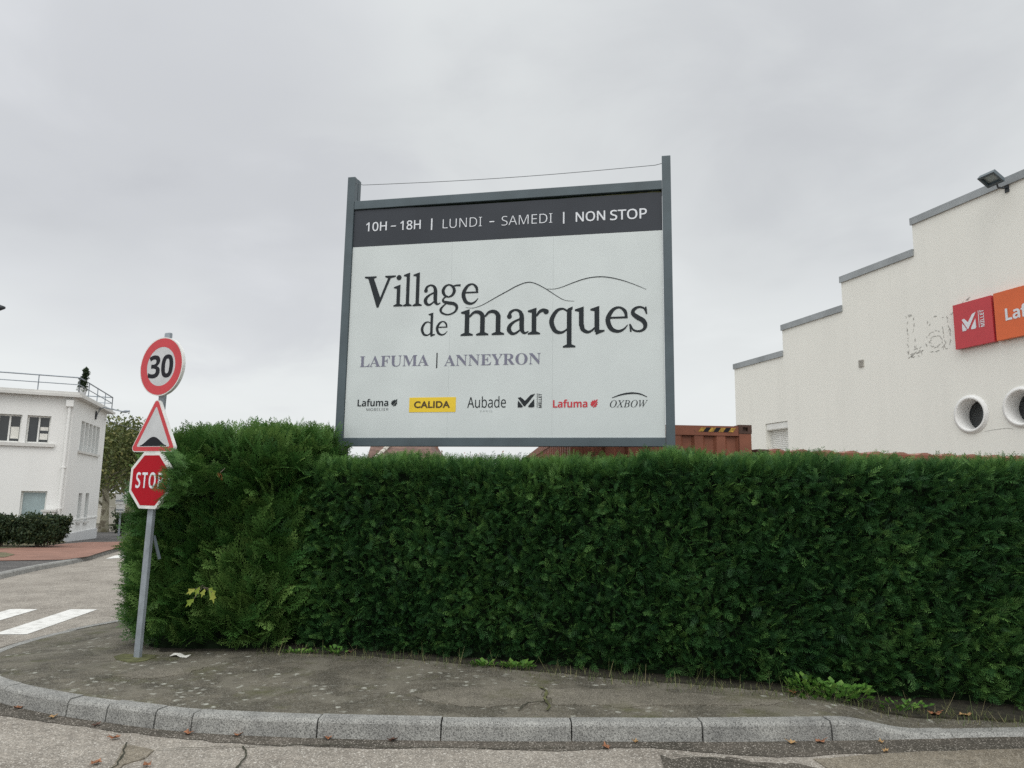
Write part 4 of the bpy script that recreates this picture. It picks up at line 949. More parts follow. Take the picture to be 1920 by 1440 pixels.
scuff([(am+ar*0.95*math.cos(t), z0_+ah*0.68+ah*0.32*math.sin(t)) for t in np.linspace(3.0, 0.2, 14)], 22, 0.03)
scuff([(aA2, z0_+ah*0.7), (aA2, z0_), (aA2-0.2, z0_), (aA2-0.2, z0_+ah*0.7)], 13, 0.015)
scuff([(aF, z0_+ah*0.98), (aF+0.2, z0_+ah*1.05)], 26, 0.03)
pf_ = FW.px(1803, 567); scuff([(pf_[0]-0.1, pf_[1]-0.02), (pf_[0]+0.25, pf_[1]+0.03)], 26, 0.03)
mb.build('lettering_trace', M['trace'], wb_)
mb = MB(); p = [FW.px(*q) for q in ((1846, 809), (1855, 807.5), (1862, 806), (1890, 803), (1900, 805))]
ribbon(mb, FW, smooth_path(p, 0.05), 0.012, 0.003); mb.build('crack', M['trace'], wb_)
# sign boxes on the wall
def wall_sign(tlpx, blpx, w, label, mat):
    a, zt = FW.px(*tlpx, 0.14); _, zb = FW.px(*blpx, 0.14); c = FW.p(a+w/2, zb, 0.0)
    o = thing('wall_sign', c, label, 'sign', 'sign boxes on the cream wall')
    mb = MB(); mb.rect(FW, a, a+w, zb, zt, 0.03, 0.14); bx = mb.build('sign_box', mat, o, bevel=0.004)
    mb = MB()
    for q in (a+0.2, a+w-0.2): mb = MB(); mb.rect(FW, q-0.03, q+0.03, zb+0.1, zt-0.1, 0.001, 0.03); mb.build('mounting_rail', M['galv'], o)
    return o, a, zb, zt
wr = FW.px(1861, 596, 0.14)[0]-FW.px(1789, 614, 0.14)[0]
o, a, zb, zt = wall_sign((1785.8, 573.2), (1792, 655.6), wr, 'square red sign box with a white mountain logo, on the cream wall', M['red_box'])
mb = MB(); H_ = zt-zb
em_mark(mb, FW, a+wr*0.22, a+wr*0.60, zb+H_*0.36, zb+H_*0.73, 0.145)
mb.rect(FW, a+wr*0.655, a+wr*0.67, zb+H_*0.37, zb+H_*0.74, 0.143, 0.145)
text(mb, FW, sans('MILLET', True), a+wr*0.70, a+wr*0.80, zb+H_*0.37, zb+H_*0.74, 0.146, 0.0, turn=True); mb.build('logo', M['ink_white'], o, recalc=False)
o, a, zb, zt = wall_sign((1861.7, 550.9), (1871, 638.9), wr*2.6, 'orange sign box with white lettering, right of the red one on the cream wall', M['orange_box'])
mb = MB(); H_ = zt-zb; lx = FW.px(1885, 590, 0.14)[0]
text(mb, FW, sans('Lafuma', True), lx, lx+wr*1.22, zb+H_*0.37, zb+H_*0.64, 0.146, 0.008, spacing=0.97)
leaf_mark(mb, FW, lx+wr*1.28, lx+wr*1.56, zb+H_*0.37, zb+H_*0.64, 0.146); mb.build('logo', M['ink_white'], o, recalc=False)
# flood light under the coping
a, b = FW.px(1888, 346); fl = thing('flood_light', FW.p(a, b-0.2, 0), 'dark grey flood light bracketed to the stepped roof edge', 'lamp')
mb = MB(); mb.rect(FW, a-0.05, a+0.05, b-0.20, b-0.02, 0.002, 0.03); mb.tube([FW.p(a, b-0.1, 0.02), FW.p(a, b-0.12, 0.30), FW.p(a, b+0.02, 0.34)], 0.022, 6); mb.build('bracket', M['dark_steel'], fl)
c = FW.p(a, b+0.06, 0.50); fu = (FW.n*0.86+np.array([0, 0, 0.5])); fu /= np.linalg.norm(fu); fd = np.cross(FW.e, fu)
FFl = Frame(c, FW.e, fu)
mb = MB(); mb.strip([[FFl.p(x*w_, y*h_, d) for x, y in ((-1, -1), (1, -1), (1, 1), (-1, 1), (-1, -1))] for w_, h_, d in ((0.13, 0.10, -0.13), (0.20, 0.17, -0.08), (0.22, 0.19, 0.03), (0.17, 0.13, 0.03), (0.15, 0.11, -0.04))])
mb.add([FFl.p(x*0.17, y*0.13, -0.15) for x, y in ((-0.76, -0.77), (0.76, -0.77), (0.76, 0.77), (-0.76, 0.77))], [(0, 1, 2, 3)])
hs = mb.build('housing', M['steel'], fl)
mb = MB(); mb.rect(FFl, -0.15, 0.15, -0.11, 0.11, -0.045, -0.038); mb.build('lens', M['frost'], hs)

# ================================================================== CONTAINERS
def container(c0, ex, Lx, Ly, H, label, rib_front, hazard=False):
    """c0: front left ground corner; ex: direction of the front face; Ly runs to the rear"""
    ex = np.array([ex[0], ex[1], 0.0]); ex /= np.linalg.norm(ex); F1 = Frame((c0[0], c0[1], 0.0), ex)
    o = thing('shipping_container', (*F1.p(Lx/2, 0, -Ly/2)[:2], 0.0), label, 'container', 'rust red shipping containers behind the hedge')
    fl = Frame(F1.p(0, 0, -Ly), -F1.n*-1.0); 
    faces = [('front_wall', F1, Lx), ('left_wall', Frame(F1.p(0, 0, -Ly), F1.n), Ly), ('right_wall', Frame(F1.p(Lx, 0, 0), -F1.n), Ly), ('rear_wall', Frame(F1.p(Lx, 0, -Ly), -ex), Lx)]
    for nm, f_, L in faces:
        per = rib_front if abs(L-Lx) < 1e-6 else 0.28
        x = 0.17; prof = []; L2 = L-0.17; k = max(1, round((L2-x)/per)); per = (L2-x)/k
        for i in range(k):
            s_ = x+i*per; prof += [(s_, -0.012), (s_+per*0.38, -0.012), (s_+per*0.5, -0.05), (s_+per*0.88, -0.05)]
        prof.append((L2, -0.012))
        mb = MB(); mb.strip([[f_.p(a, 0.16, d) for a, d in prof], [f_.p(a, H-0.14, d) for a, d in prof]]); mb.build(nm, M['container'], o, recalc=False)
        mb = MB(); mb.rect(f_, 0.17, L-0.17, H-0.15, H-0.02, -0.07, -0.002); mb.build('top_rail', M['container'], o)
        mb = MB(); mb.rect(f_, 0.17, L-0.17, 0.02, 0.17, -0.07, -0.002); mb.build('bottom_rail', M['container'], o)
    for sx, sy in ((0, 0), (Lx-0.165, 0), (0, -Ly+0.165), (Lx-0.165, -Ly+0.165)):
        mb = MB(); mb.rect(F1, sx, sx+0.165, 0.12, H-0.12, sy-0.165, sy); mb.build('corner_post', M['container'], o)
        for zz in (0.0, H-0.118):
            a0, a1 = sx-0.006, sx+0.172; mb = MB()
            e_ = [(a0+0.055, zz+0.03), (a1-0.055, zz+0.03), (a1-0.055, zz+0.085), (a0+0.055, zz+0.085)]
            mb.plate([(a0, zz), (a1, zz), (a1, zz+0.118), (a0, zz+0.118)], [e_], F1, sy-0.03, sy+0.006)
            mb.rect(F1, a0, a1, zz, zz+0.118, sy-0.17, sy-0.0305); mb.build('corner_casting', M['container_dark'], o)
    mb = MB(); k = int(Ly/0.35)
    if Lx > Ly:
        k = int(Lx/0.42)
        for i in range(k):
            s_ = 0.2+i*(Lx-0.4)/k; mb.add([F1.p(s_+t_*0.30, H-0.02+0.045*math.sin(math.pi*t_), dd) for dd in (-0.08, -Ly+0.08) for t_ in (0, .2, .4, .6, .8, 1)], [(j, j+1, j+7, j+6) for j in range(5)]+[(0, 1, 2, 3, 4, 5)])
    mb.rect(F1, 0.05, Lx-0.05, H-0.06, H-0.022, -Ly+0.05, -0.05); mb.build('roof', M['container_roof'], o)
    if hazard:
        mb = MB(); mk = MB(); x1 = Lx-0.20
        for i in range(7):
            a = x1-0.52+i*0.068; (mb if i % 2 == 0 else mk).plate([(a, H-0.102), (a+0.063, H-0.102), (a+0.105, H-0.045), (a+0.042, H-0.045)], [], F1, -0.001, 0.003)
        mb.build('hazard_stripes', M['dull_yellow'], o, label='yellow warning stripes'); mk.build('hazard_stripes', M['sign_black'], o, label='black warning stripes')
    return o
Yc = 10.0; rc = at_y(1408, 797, Yc); ex1 = np.array([1, 0.05]); ex1 = ex1/np.linalg.norm(ex1)
container((rc[0]-2.44*ex1[0], rc[1]-2.44*ex1[1]), ex1, 2.44, 12.19, rc[2], 'tall rust red container end with yellow and black stripes by its corner', 0.30, True)
q0 = at_y(1416, 841.5, 10.75); q1 = at_y(1920, 857, 11.5)
container((q0[0]+0.03, q0[1]), (q1[0]-q0[0], q1[1]-q0[1]), 6.06, 2.44, (q0[2]+q1[2])/2, 'lower rust red container whose roof edge just shows along the hedge top on the right', 0.28)

# ================================================================== LEFT BUILDING
A0 = at_ground(112, 1017, 0.12); zg = A0[2]
zt_ = at_y(150, 746, A0[1])[2]
Bt = at_y(196, 781, A0[1]*1.20); B0 = at_y(182, 1010, A0[1]*1.20)
Bx = (Bt+B0)/2
D0 = at_z(0, 737, zt_)
FLf = Frame((A0[0], A0[1], 0), A0[:2].tolist()+[0] - np.array([D0[0], D0[1], 0]))   # front wall, a<0 to the left
FLs = Frame((A0[0], A0[1], 0), np.array([Bx[0]-A0[0], Bx[1]-A0[1], 0]))
SL = float(np.linalg.norm((Bx-A0)[:2]))
lb = thing('corner_house', (A0[0]-4, A0[1]+3, zg), 'white two storey building with a railed flat roof, across the side street on the left', 'building')
def wall_grid(f_, a0, a1, z0, z1, wins, th, name, mat, parent):
    xs = sorted({a0, a1, *[w[0] for w in wins], *[w[1] for w in wins]}); zs = sorted({z0, z1, *[w[2] for w in wins], *[w[3] for w in wins]})
    mb = MB(); mb.plate([(a0, z0), (a1, z0), (a1, z1), (a0, z1)], [[(w[0], w[2]), (w[1], w[2]), (w[1], w[3]), (w[0], w[3])] for w in wins], f_, -th, 0.0)
    return mb.build(name, mat, parent)
zb0 = zg-0.8
p = [FLf.px(*q) for q in ((52, 778.5), (96.8, 780.3), (91, 831.7), (46, 830.5))]
wA = ((p[0][0]+p[3][0])/2, (p[1][0]+p[2][0])/2, (p[2][1]+p[3][1])/2, (p[0][1]+p[1][1])/2); ww = wA[1]-wA[0]
p = FLf.px(42.5, 777.6)[0], FLf.px(36, 831)[0]; e1 = (p[0]+p[1])/2
wB = (e1-ww, e1, wA[2], wA[3]); gp = wA[0]-e1; wC = (wB[0]-gp-ww, wB[0]-gp, wA[2], wA[3])
p = FLf.px(41.3, 920.1), FLf.px(89, 921.3); wD = (p[0][0]-0.02, p[1][0], zg+0.95, (p[0][1]+p[1][1])/2)
wE = (wD[0]-3.2, wD[1]-3.2, wD[2], wD[3])
FWin = [wA, wB, wC, wD, wE]
wall_grid(FLf, -11.0, 0.0, zb0, zt_, FWin, 0.28, 'front_wall', M['wall_white'], lb)
p = [FLs.px(*q) for q in ((153.5, 788), (189, 803), (182, 855), (147.6, 842))]
sA0, sA1, sz0, sz1 = (p[0][0]+p[3][0])/2, (p[1][0]+p[2][0])/2, (p[2][1]+p[3][1])/2, (p[0][1]+p[1][1])/2
slots = []; sw_ = (sA1-sA0)/5
for i in range(5): slots.append((sA0+i*sw_+0.05, sA0+(i+1)*sw_-0.05, sz0, sz1))
def lowslot(x0, x1, x2, x3):
    p = FLs.px(x0, 924.5), FLs.px(x1, 925), FLs.px(x2, 977), FLs.px(x3, 977); return ((p[0][0]+p[2][0])/2, (p[1][0]+p[3][0])/2, (p[2][1]+p[3][1])/2, (p[0][1]+p[1][1])/2)
low = [lowslot(148.2, 154.2, 142.6, 150), lowslot(161.2, 167, 156, 163.3)]
wall_grid(FLs, 0.0, SL, zb0, zt_, slots+low, 0.28, 'side_wall', M['wall_white'], lb)
mb = MB(); mb.plate([(-10.9, 0), (0, 0), (0, 0)][:0] or [(-10.9, zb0), (-0.3, zb0), (-0.3, zt_-0.05), (-10.9, zt_-0.05)], [], FLf, -SL*0.9, -SL*0.9+0.2); mb.build('rear_wall', M['wall_white'], lb)
Zc0 = [FLf.p(-11.0, 0), FLf.p(0, 0), FLs.p(SL, 0), FLs.p(SL, 0)-FLf.e*10.5]
def offs(P, d):
    P = [np.array(q[:2]) for q in P]; o = []
    for i in range(len(P)):
        a = P[i]-P[i-1]; b = P[(i+1) % len(P)]-P[i]; na = np.array([a[1], -a[0]])/np.linalg.norm(a); nb = np.array([b[1], -b[0]])/np.linalg.norm(b)
        k = 1/(1+np.dot(na, nb)); o.append(P[i]+(na+nb)*k*d)
    return o
GF = Frame((0, 0, 0), (1, 0, 0), (0, 1, 0))
mb = MB(); mb.plate([tuple(q) for q in offs(Zc0, 0.30)], [], GF, zt_, zt_+0.10); mb.build('cornice', M['cornice'], lb)
mb = MB(); mb.plate([tuple(q) for q in offs(Zc0, 0.20)], [], GF, zt_+0.101, zt_+0.21); mb.build('roof_edge', M['cornice'], lb)
zr_ = zt_+0.21
ring = offs(Zc0, 0.15)
mb = MB(); hr = at_y(155, 709, A0[1])[2]-zr_
pt = [np.array([*ring[0], 0]), np.array([*ring[1], 0]), np.array([*ring[2], 0]), np.array([*ring[3], 0])]
for a, b in zip(pt[:-1], pt[1:]):
    L = np.linalg.norm(b-a); k = max(2, int(L/1.35))
    for hh, rr in ((hr, 0.028), (hr*0.52, 0.02)): mb.tube([a+np.array([0, 0, zr_+hh]), b+np.array([0, 0, zr_+hh])], rr, 6)
    for i in range(k+1):
        q = a+(b-a)*i/k; mb.tube([q+np.array([0, 0, zr_-0.02]), q+np.array([0, 0, zr_+hr])], 0.02, 6)
mb.build('railing', M['galv'], lb)
for w in FWin:
    d0 = -0.22; mb = MB(); t = 0.06
    for r_ in ((w[0], w[0]+t, w[2], w[3]), (w[1]-t, w[1], w[2], w[3]), (w[0]+t, w[1]-t, w[2], w[2]+t), (w[0]+t, w[1]-t, w[3]-t, w[3])): mb.rect(FLf, r_[0]+0.001, r_[1]-0.001, r_[2]+0.001, r_[3]-0.001, d0, d0+0.07)
    if w[2] > zg+2: mb.rect(FLf, (w[0]+w[1])/2-0.03, (w[0]+w[1])/2+0.03, w[2]+t+0.001, w[3]-t-0.001, d0+0.002, d0+0.068)
    wo = mb.build('window', M['wframe'], lb)
    mb = MB(); mb.rect(FLf, w[0]+t*0.9, w[1]-t*0.9, w[2]+t*0.9, w[3]-t*0.9, d0+0.02, d0+0.03); mb.build('pane', M['glass'] if w[2] > zg+2 else M['frost'], wo)
    if w is wA or w is wB:
        mb = MB(); xm = (w[0]+w[1])/2
        mb.rect(FLf, xm+0.05, w[1]-t-0.02, w[2]+0.16, w[2]+(0.62 if w is wB else 0.40), d0+0.005, d0+0.034)
        if w is wA: mb.rect(FLf, xm+0.05, w[1]-t-0.02, w[2]+0.52, w[2]+0.66, d0+0.005, d0+0.034)
        mb.build('blind', M['paper'], wo)
mb = MB(); mb.rect(FLf, wC[0]-0.15, wA[1]+0.2, wA[2]-0.13, wA[2]-0.002, 0.001, 0.10); mb.build('sill', M['cornice'], lb)
for w in slots+low:
    mb = MB(); mb.rect(FLs, w[0]-0.005, w[1]+0.005, w[2], w[3], -0.30, -0.285); mb.build('window', M['frost'], lb)
mb = MB(); mb.rect(FLs, sA0-0.15, sA1+0.12, sz0-0.10, sz0-0.002, 0.001, 0.09); mb.build('sill', M['cornice'], lb)
for w in low: mb = MB(); mb.rect(FLs, w[0]-0.06, w[1]+0.06, w[2]-0.09, w[2]-0.002, 0.031, 0.09); mb.build('sill', M['cornice'], lb)
zl1, zl2 = FLs.px(128, 974)[1], FLs.px(130, 1000)[1]
mb = MB(); mb.rect(FLs, 0.02, SL-0.01, zl1-0.06, zl1, 0.001, 0.03); mb.build('string_course', M['wall_white'], lb)
mb = MB(); mb.rect(FLs, 0.02, SL-0.01, zb0, zl2, 0.001, 0.06); mb.rect(FLf, -10.9, -0.02, zb0, zl2, 0.001, 0.06); mb.build('plinth', M['plinth'], lb)
adp = FLf.px(131, 765)[0]
mb = MB(); mb.tube([FLf.p(adp, zt_-0.30, 0.10), FLf.p(adp, zg, 0.10)], 0.055, 8); mb.rect(FLf, adp-0.13, adp+0.13, zt_-0.38, zt_-0.12, 0.002, 0.2)
for zz in (zg+1.3, zg+2.9): mb.rect(FLf, adp-0.08, adp+0.08, zz, zz+0.05, 0.002, 0.16)
mb.build('downpipe', M['wall_white'], lb)
# cypress in a pot on the roof terrace
cpb = at_y(154, 735, A0[1]+0.8); cpb[2] = zr_; ct = thing('potted_cypress', cpb, 'small dark columnar cypress standing on the railed roof corner', 'tree')
mb = MB(); mb.tube([cpb, cpb+np.array([0, 0, 0.3])], [0.14, 0.18], 10); mb.build('pot', M['plinth'], ct)
mb = MB(); mb.tube([cpb+np.array([0, 0, 0.25]), cpb+np.array([0.06, 0, 1.0])], [0.03, 0.012], 6); mb.build('trunk', M['bark'], ct)
cc = [cpb+np.array([0.07*u*1.2+rnd.uniform(-.04, .04), rnd.uniform(-.04, .04), 0.28+0.80*u]) for u in np.linspace(0, 1, 12)]
V, T = leaf_cloud(cc, [0.17*(1-0.75*u)+0.03 for u in np.linspace(0, 1, 12)], 1500, 0.09); big_mesh('crown', M['shrub'], V, T*0.8, ct)
# bracket street lamp on the side wall
lp = FLs.px(179, 776); l0 = FLs.p(lp[0], lp[1], 0.0); l1 = at_y(243, 771, l0[1]-0.3)
sl_ = thing('wall_lamp', l0, 'slim street lamp on a long bracket arm, fixed to the white building', 'street lamp')
mb = MB(); mb.rect(FLs, lp[0]-0.05, lp[0]+0.05, lp[1]-0.25, lp[1]+0.12, 0.002, 0.06); mb.build('wall_plate', M['dark_steel'], sl_)
d_ = l1-l0; mb = MB(); mb.tube([l0+FLs.n*0.05+np.array([0, 0, -0.12]), l0+d_*0.12+np.array([0, 0, 0.22]), l0+d_*0.25+np.array([0, 0, 0.26]), l1-d_*0.18], [0.035, 0.033, 0.03, 0.026], 8); mb.build('arm', M['galv'], sl_)
mb = MB(); mb.tube([l1-d_*0.22, l1-d_*0.12, l1], [0.035, 0.065, 0.04], 8); mb.build('lamp_head', M['galv'], sl_)
# the overhead cable from the building
c0 = FLs.p(FLs.px(195, 788)[0]-0.1, zt_-0.35, 0.05); c1 = np.array([-6.0, 33.0, c0[2]-0.5])
mb = MB(); mb.tube([c0+(c1-c0)*t-np.array([0, 0, 1.1*math.sin(math.pi*t)]) for t in np.linspace(0, 1, 24)], 0.014, 5)
tag(mb.build('overhead_cable', M['mesh_cable']), 'thin grey cable sagging from the white building behind the triangle sign', 'cable')
# tall street lamp whose head pokes into the frame at the left edge
hd = at_y(9, 577, 17.0); ls = thing('street_lamp', (hd[0]-2.2, hd[1], gz(hd[0]-2.2, hd[1])), 'grey street lamp head entering at the left edge of the photo, high above the road', 'street lamp')
bse = np.array([hd[0]-2.2, hd[1], gz(hd[0]-2.2, hd[1])])
mb = MB(); mb.tube([bse, bse+np.array([0, 0, 2.0]), np.array([bse[0], bse[1], hd[2]-0.35]), np.array([bse[0]+0.25, bse[1], hd[2]-0.05]), np.array([bse[0]+1.5, bse[1], hd[2]])], [0.09, 0.075, 0.05, 0.045, 0.035], 10); mb.build('mast', M['galv'], ls, smooth=True)
mb = MB(); mb.tube([hd-np.array([0.75, 0, 0.0]), hd-np.array([0.55, 0, -0.01]), hd-np.array([0.12, 0, 0]), hd], [0.04, 0.085, 0.075, 0.03], 10); mb.build('lamp_head', M['dark_steel'], ls, smooth=True)
# low pillar and clipped shrubs in front
pp = at_ground(114, 1016, 0.12); pp = pp+np.array([0.0, -1.0, 0]); hp_ = at_y(116, 957, pp[1])[2]
pl_ = thing('gate_pillar', pp, 'low white pillar with a flat grey cap at the building corner', 'pillar')
mb = MB(); mb.boxf((pp[0], pp[1], (pp[2]+hp_)/2-0.2), FLf.e*0.19, FLf.n*0.19, (0, 0, (hp_-pp[2])/2+0.2-0.05)); mb.build('shaft', M['wall_white'], pl_)
mb = MB(); mb.boxf((pp[0], pp[1], hp_-0.02), FLf.e*0.25, FLf.n*0.25, (0, 0, 0.035)); mb.build('cap', M['cornice'], pl_)
def shrub(x0, x1, ytop, ybot, Y, label, n):
    a, b = at_y(x0, ybot, Y), at_y(x1, ybot, Y); top = at_y((x0+x1)/2, ytop, Y)[2]; g0 = gz(a[0], Y)+0.12
    r_ = thing('clipped_shrub', ((a[0]+b[0])/2, Y, g0), label, 'shrub', 'clipped shrubs before the white building'); H_ = top-g0
    mb = MB(); tips = []
    for i in range(5):
        x = a[0]+(b[0]-a[0])*(0.25+0.13*i); mb.tube([(a[0]*0.5+b[0]*0.5+(x-(a[0]+b[0])/2)*0.4, Y, g0-0.05), (x, Y+rnd.uniform(-.2, .2), g0+H_*0.7)], [0.035, 0.012], 5)
    mb.build('stem', M['bark'], r_)
    cs, rs = [], []
    for i in range(210):
        u, w_ = rnd.random(), rnd.random(); cs.append((a[0]+0.18+(b[0]-a[0]-0.36)*u, Y+rnd.uniform(-0.45, 0.45), g0+0.26+(H_-0.40)*w_)); rs.append(rnd.uniform(0.14, 0.21))
    V, T = leaf_cloud(cs, rs, n, 0.10); big_mesh('foliage', M['shrub'], V, T, r_); return r_
Ysh = A0[1]-3.2
shrub(33, 121, 963, 1022, Ysh, 'clipped dark green shrub beside the white pillar', 17000)
shrub(-45, 32, 964, 1024, Ysh-0.2, 'clipped dark green shrub at the left edge, before the white building', 15000)
# plane trees and street things in the distance
def tree(x, ybase, Y, ytop, r0, spread, label, nleaf, mat, bark, name='plane_tree', group=None, size=0.16, dens=1.0, seed=1, lo=0.35, cr=0.75):
    b = at_y(x, ybase, Y); b = np.array([b[0], b[1], gz(b[0], b[1])+0.1]); t = at_y(x, ytop, Y); H_ = t[2]-b[2]
    o = thing(name, b, label, 'tree' if name != 'shrub' else 'shrub', group); mb = MB()
    tips = limbs(mb, b-np.array([0, 0, 0.2]), b+np.array([0, 0, H_*0.82]), r0, 14, spread, seed, 0.7, 3, lo); mb.build('trunk', bark, o, smooth=True)
    cs = [p+np.array([0, 0, 0.1]) for p in tips]; V, T = leaf_cloud(cs, [spread*cr*rnd.uniform(0.35, 0.75) for _ in cs], nleaf, size); big_mesh('crown', mat, V, T, o); return o
tree(194, 998, 48, 806, 0.30, 3.2, 'plane tree with a mottled trunk just past the white building', 9000, M['plane_leaf'], M['plane_bark'], size=0.24, group='plane trees along the far street', seed=3, lo=0.30)
tree(240, 998, 55, 806, 0.28, 3.2, 'second plane tree behind the traffic sign post, half hidden by the hedge', 8000, M['plane_leaf'], M['plane_bark'], size=0.24, group='plane trees along the far street', seed=8, lo=0.32)
tree(168, 999, 62, 820, 0.28, 3.4, 'plane tree mostly hidden behind the white building', 6000, M['plane_leaf'], M['plane_bark'], size=0.26, group='plane trees along the far street', seed=12, lo=0.3)
tree(222, 998, 68, 835, 0.28, 3.6, 'most distant plane tree, between the two nearer trunks', 7000, M['plane_leaf'], M['plane_bark'], size=0.28, group='plane trees along the far street', seed=21, lo=0.25)
Yd = 36.0; pz = at_y(222, 1008, Yd); pz = np.array([pz[0], pz[1], gz(pz[0], pz[1])])
ds = thing('street_sign', pz, 'distant post with two blank sign backs, between the building and the hedge', 'sign')
tp = at_y(229, 924, Yd); FD = Frame(pz, (1, 0, 0), tp-pz); FD.n = np.cross(FD.e, FD.u); FD.n /= np.linalg.norm(FD.n)
mb = MB(); mb.tube([pz-np.array([0, 0, 0.2]), tp], 0.045, 8); mb.build('post', M['galv'], ds)
for x0, y0, x1, y1 in ((218.5, 945.5, 240.5, 927), (219.5, 960.5, 236, 946.5)):
    a0, b0 = FD.px(x0, y0); a1, b1 = FD.px(x1, y1); mb = MB(); mb.rect(FD, a0, a1, b0, b1, 0.05, 0.09); bo = mb.build('sign_plate', M['sign_rim'], ds)
    mb = MB(); mb.rect(FD, a0+0.02, a1-0.02, b0+(b1-b0)*0.3, b0+(b1-b0)*0.42, 0.091, 0.12); mb.build('stiffener', M['galv'], bo)
wl0 = at_y(150, 990, 74); wl1 = at_y(300, 990, 66); FX = Frame((wl0[0], wl0[1], gz(wl0[0], wl0[1])), (wl1[0]-wl0[0], wl1[1]-wl0[1], 0)); Lw = float(np.linalg.norm((wl1-wl0)[:2]))
mb = MB(); mb.rect(FX, 0, Lw, -0.5, 1.5, -0.2, 0.0); mb.rect(FX, -0.1, Lw+0.1, 1.501, 1.58, -0.26, 0.06)
tag(mb.build('garden_wall', M['house_wall']), 'low pale garden wall at the far end of the side street', 'wall')
bz = at_y(231, 985, 40); bz[2] = gz(bz[0], bz[1])+0.05; bsh = thing('round_bush', bz, 'small dark rounded bush beside the distant sign post', 'shrub')
mb = MB(); mb.tube([bz, bz+np.array([0, 0, 0.7])], [0.05, 0.02], 5); mb.build('stem', M['bark'], bsh)
V, T = leaf_cloud([bz+np.array([rnd.uniform(-.3, .3), rnd.uniform(-.3, .3), rnd.uniform(0.3, 1.3)]) for _ in range(14)], [0.35]*14, 1800, 0.12); big_mesh('foliage', M['shrub'], V, T, bsh)

# ================================================================== HOUSE AND SHRUBS SEEN UNDER THE BILLBOARD
Yh = 30.0; e0 = at_y(703, 862, Yh); e1_ = at_y(815, 860, Yh+3); ze = e0[2]
hs_ = thing('tiled_house', ((e0[0]+e1_[0])/2, Yh+4, 0), 'house with a brown tiled hipped roof, glimpsed under the billboard', 'house')
x0, x1, y0, y1 = e0[0], e1_[0]+0.4, Yh, Yh+7.0
mb = MB(); mb.box(x0+0.4, x1-0.4, y0+0.4, y1-0.4, -0.2, ze-0.05); mb.box(x0-3.0, x0+0.4-0.002, y0+2.0, y1-0.6, -0.2, ze-0.1); mb.build('wall', M['house_wall'], hs_)
xm = x0+ (x1-x0)*0.55; zrg = ze+1.9
mb = MB(); mb.add([(x0, y0, ze), (x1, y0, ze), (x1, y1, ze), (x0, y1, ze), (xm, y0+2.6, zrg), (xm, y1-2.6, zrg)], [(0, 1, 4), (1, 2, 5, 4), (2, 3, 5), (3, 0, 4, 5), (0, 3, 2, 1)])
xw = at_y(692, 850, Yh+2)[0]
mb.add([(xw, y0+1.4, ze+0.02), (x0+1.3, y0+1.4, ze+0.02), (x0+1.3, y1-0.4, ze+0.02), (xw, y1-0.4, ze+0.02), (xw, (y0+y1)/2, ze+1.6), (x0+1.3, (y0+y1)/2, ze+1.6)], [(0, 1, 5, 4), (2, 3, 4, 5), (0, 4, 3), (1, 2, 5), (0, 3, 2, 1)])
rf = mb.build('roof', M['tiles'], hs_)
mb = MB(); pA, pB = np.array([x0-0.02, y0-0.02, ze+0.03]), np.array([xm, y0+2.6, zrg+0.04])
for i in range(14): mb.tube([pA+(pB-pA)*(i/14), pA+(pB-pA)*((i+0.92)/14)], [0.10, 0.075], 6)
mb.build('ridge_tiles', M['house_wall'], rf)
ch = at_y(814.5, 850, Yh+4); mb = MB(); mb.box(ch[0]-0.09-0.06, ch[0]+0.15, ch[1]-0.2, ch[1]+0.2, ze-0.5, ze+1.5); mb.box(ch[0]-0.20, ch[0]+0.20, ch[1]-0.25, ch[1]+0.25, ze+1.501, ze+1.58); mb.build('chimney', M['autumn'] if False else M['terracotta'], rf)
for i, (x, yt, Y, mt, sd_, lab, nl) in enumerate(((778, 834, 17.5, 'autumn', 31, 'small tree with bright orange autumn leaves before the tiled roof', 500), (800, 846, 16.6, 'autumn', 32, 'low orange leaved sapling right of the roof, by the chimney', 320), (842, 836, 18.5, 'russet', 33, 'sparse sapling with few reddish leaves, just right of the chimney', 150),
        (880, 838, 17.8, 'russet', 34, 'thin bare topped sapling in the middle of the gap under the billboard', 150), (912, 834, 18.2, 'russet', 35, 'bushier russet sapling near the container end of the gap', 300), (948, 838, 18.8, 'russet', 36, 'dark twiggy sapling nearest the container', 130))):
    tree(x, 1015, Y, yt-3, 0.05, 0.62, lab, nl, M[mt], M['bark'], 'shrub', 'autumn saplings behind the hedge', 0.06, seed=sd_, lo=0.55, cr=0.62)

# ================================================================== SMALL THINGS ON THE GROUND
def leaf_mesh(name, mat, p, size, yaw_, label, cat='leaf', group='fallen leaves in the gutter'):
    mb = MB(); n_ = 14; c = np.array(p); ring = []
    for i in range(n_):
        t = 2*math.pi*i/n_; r_ = size*(1.0 if i % 2 == 0 else 0.72)*(1.15 if i == 0 else 1)*rnd.uniform(0.7, 1.15); x, y = r_*math.cos(t), r_*0.8*math.sin(t)
        ring.append(c+np.array([x*math.cos(yaw_)-y*math.sin(yaw_), x*math.sin(yaw_)+y*math.cos(yaw_), 0.006+0.022*(r_/size)**2*abs(math.sin(t*1.5+yaw_))]))
    mid = c+np.array([0, 0, 0.006]); mb.add([mid]+ring, [(0, 1+i, 1+(i+1) % n_) for i in range(n_)])
    st_ = ring[n_//2]; mb.tube([mid+np.array([0, 0, 0.003]), st_+(st_-mid)*0.7+np.array([0, 0, 0.004])], 0.0025, 4)
    return tag(mb.build(name, mat, recalc=False), label, cat, group)
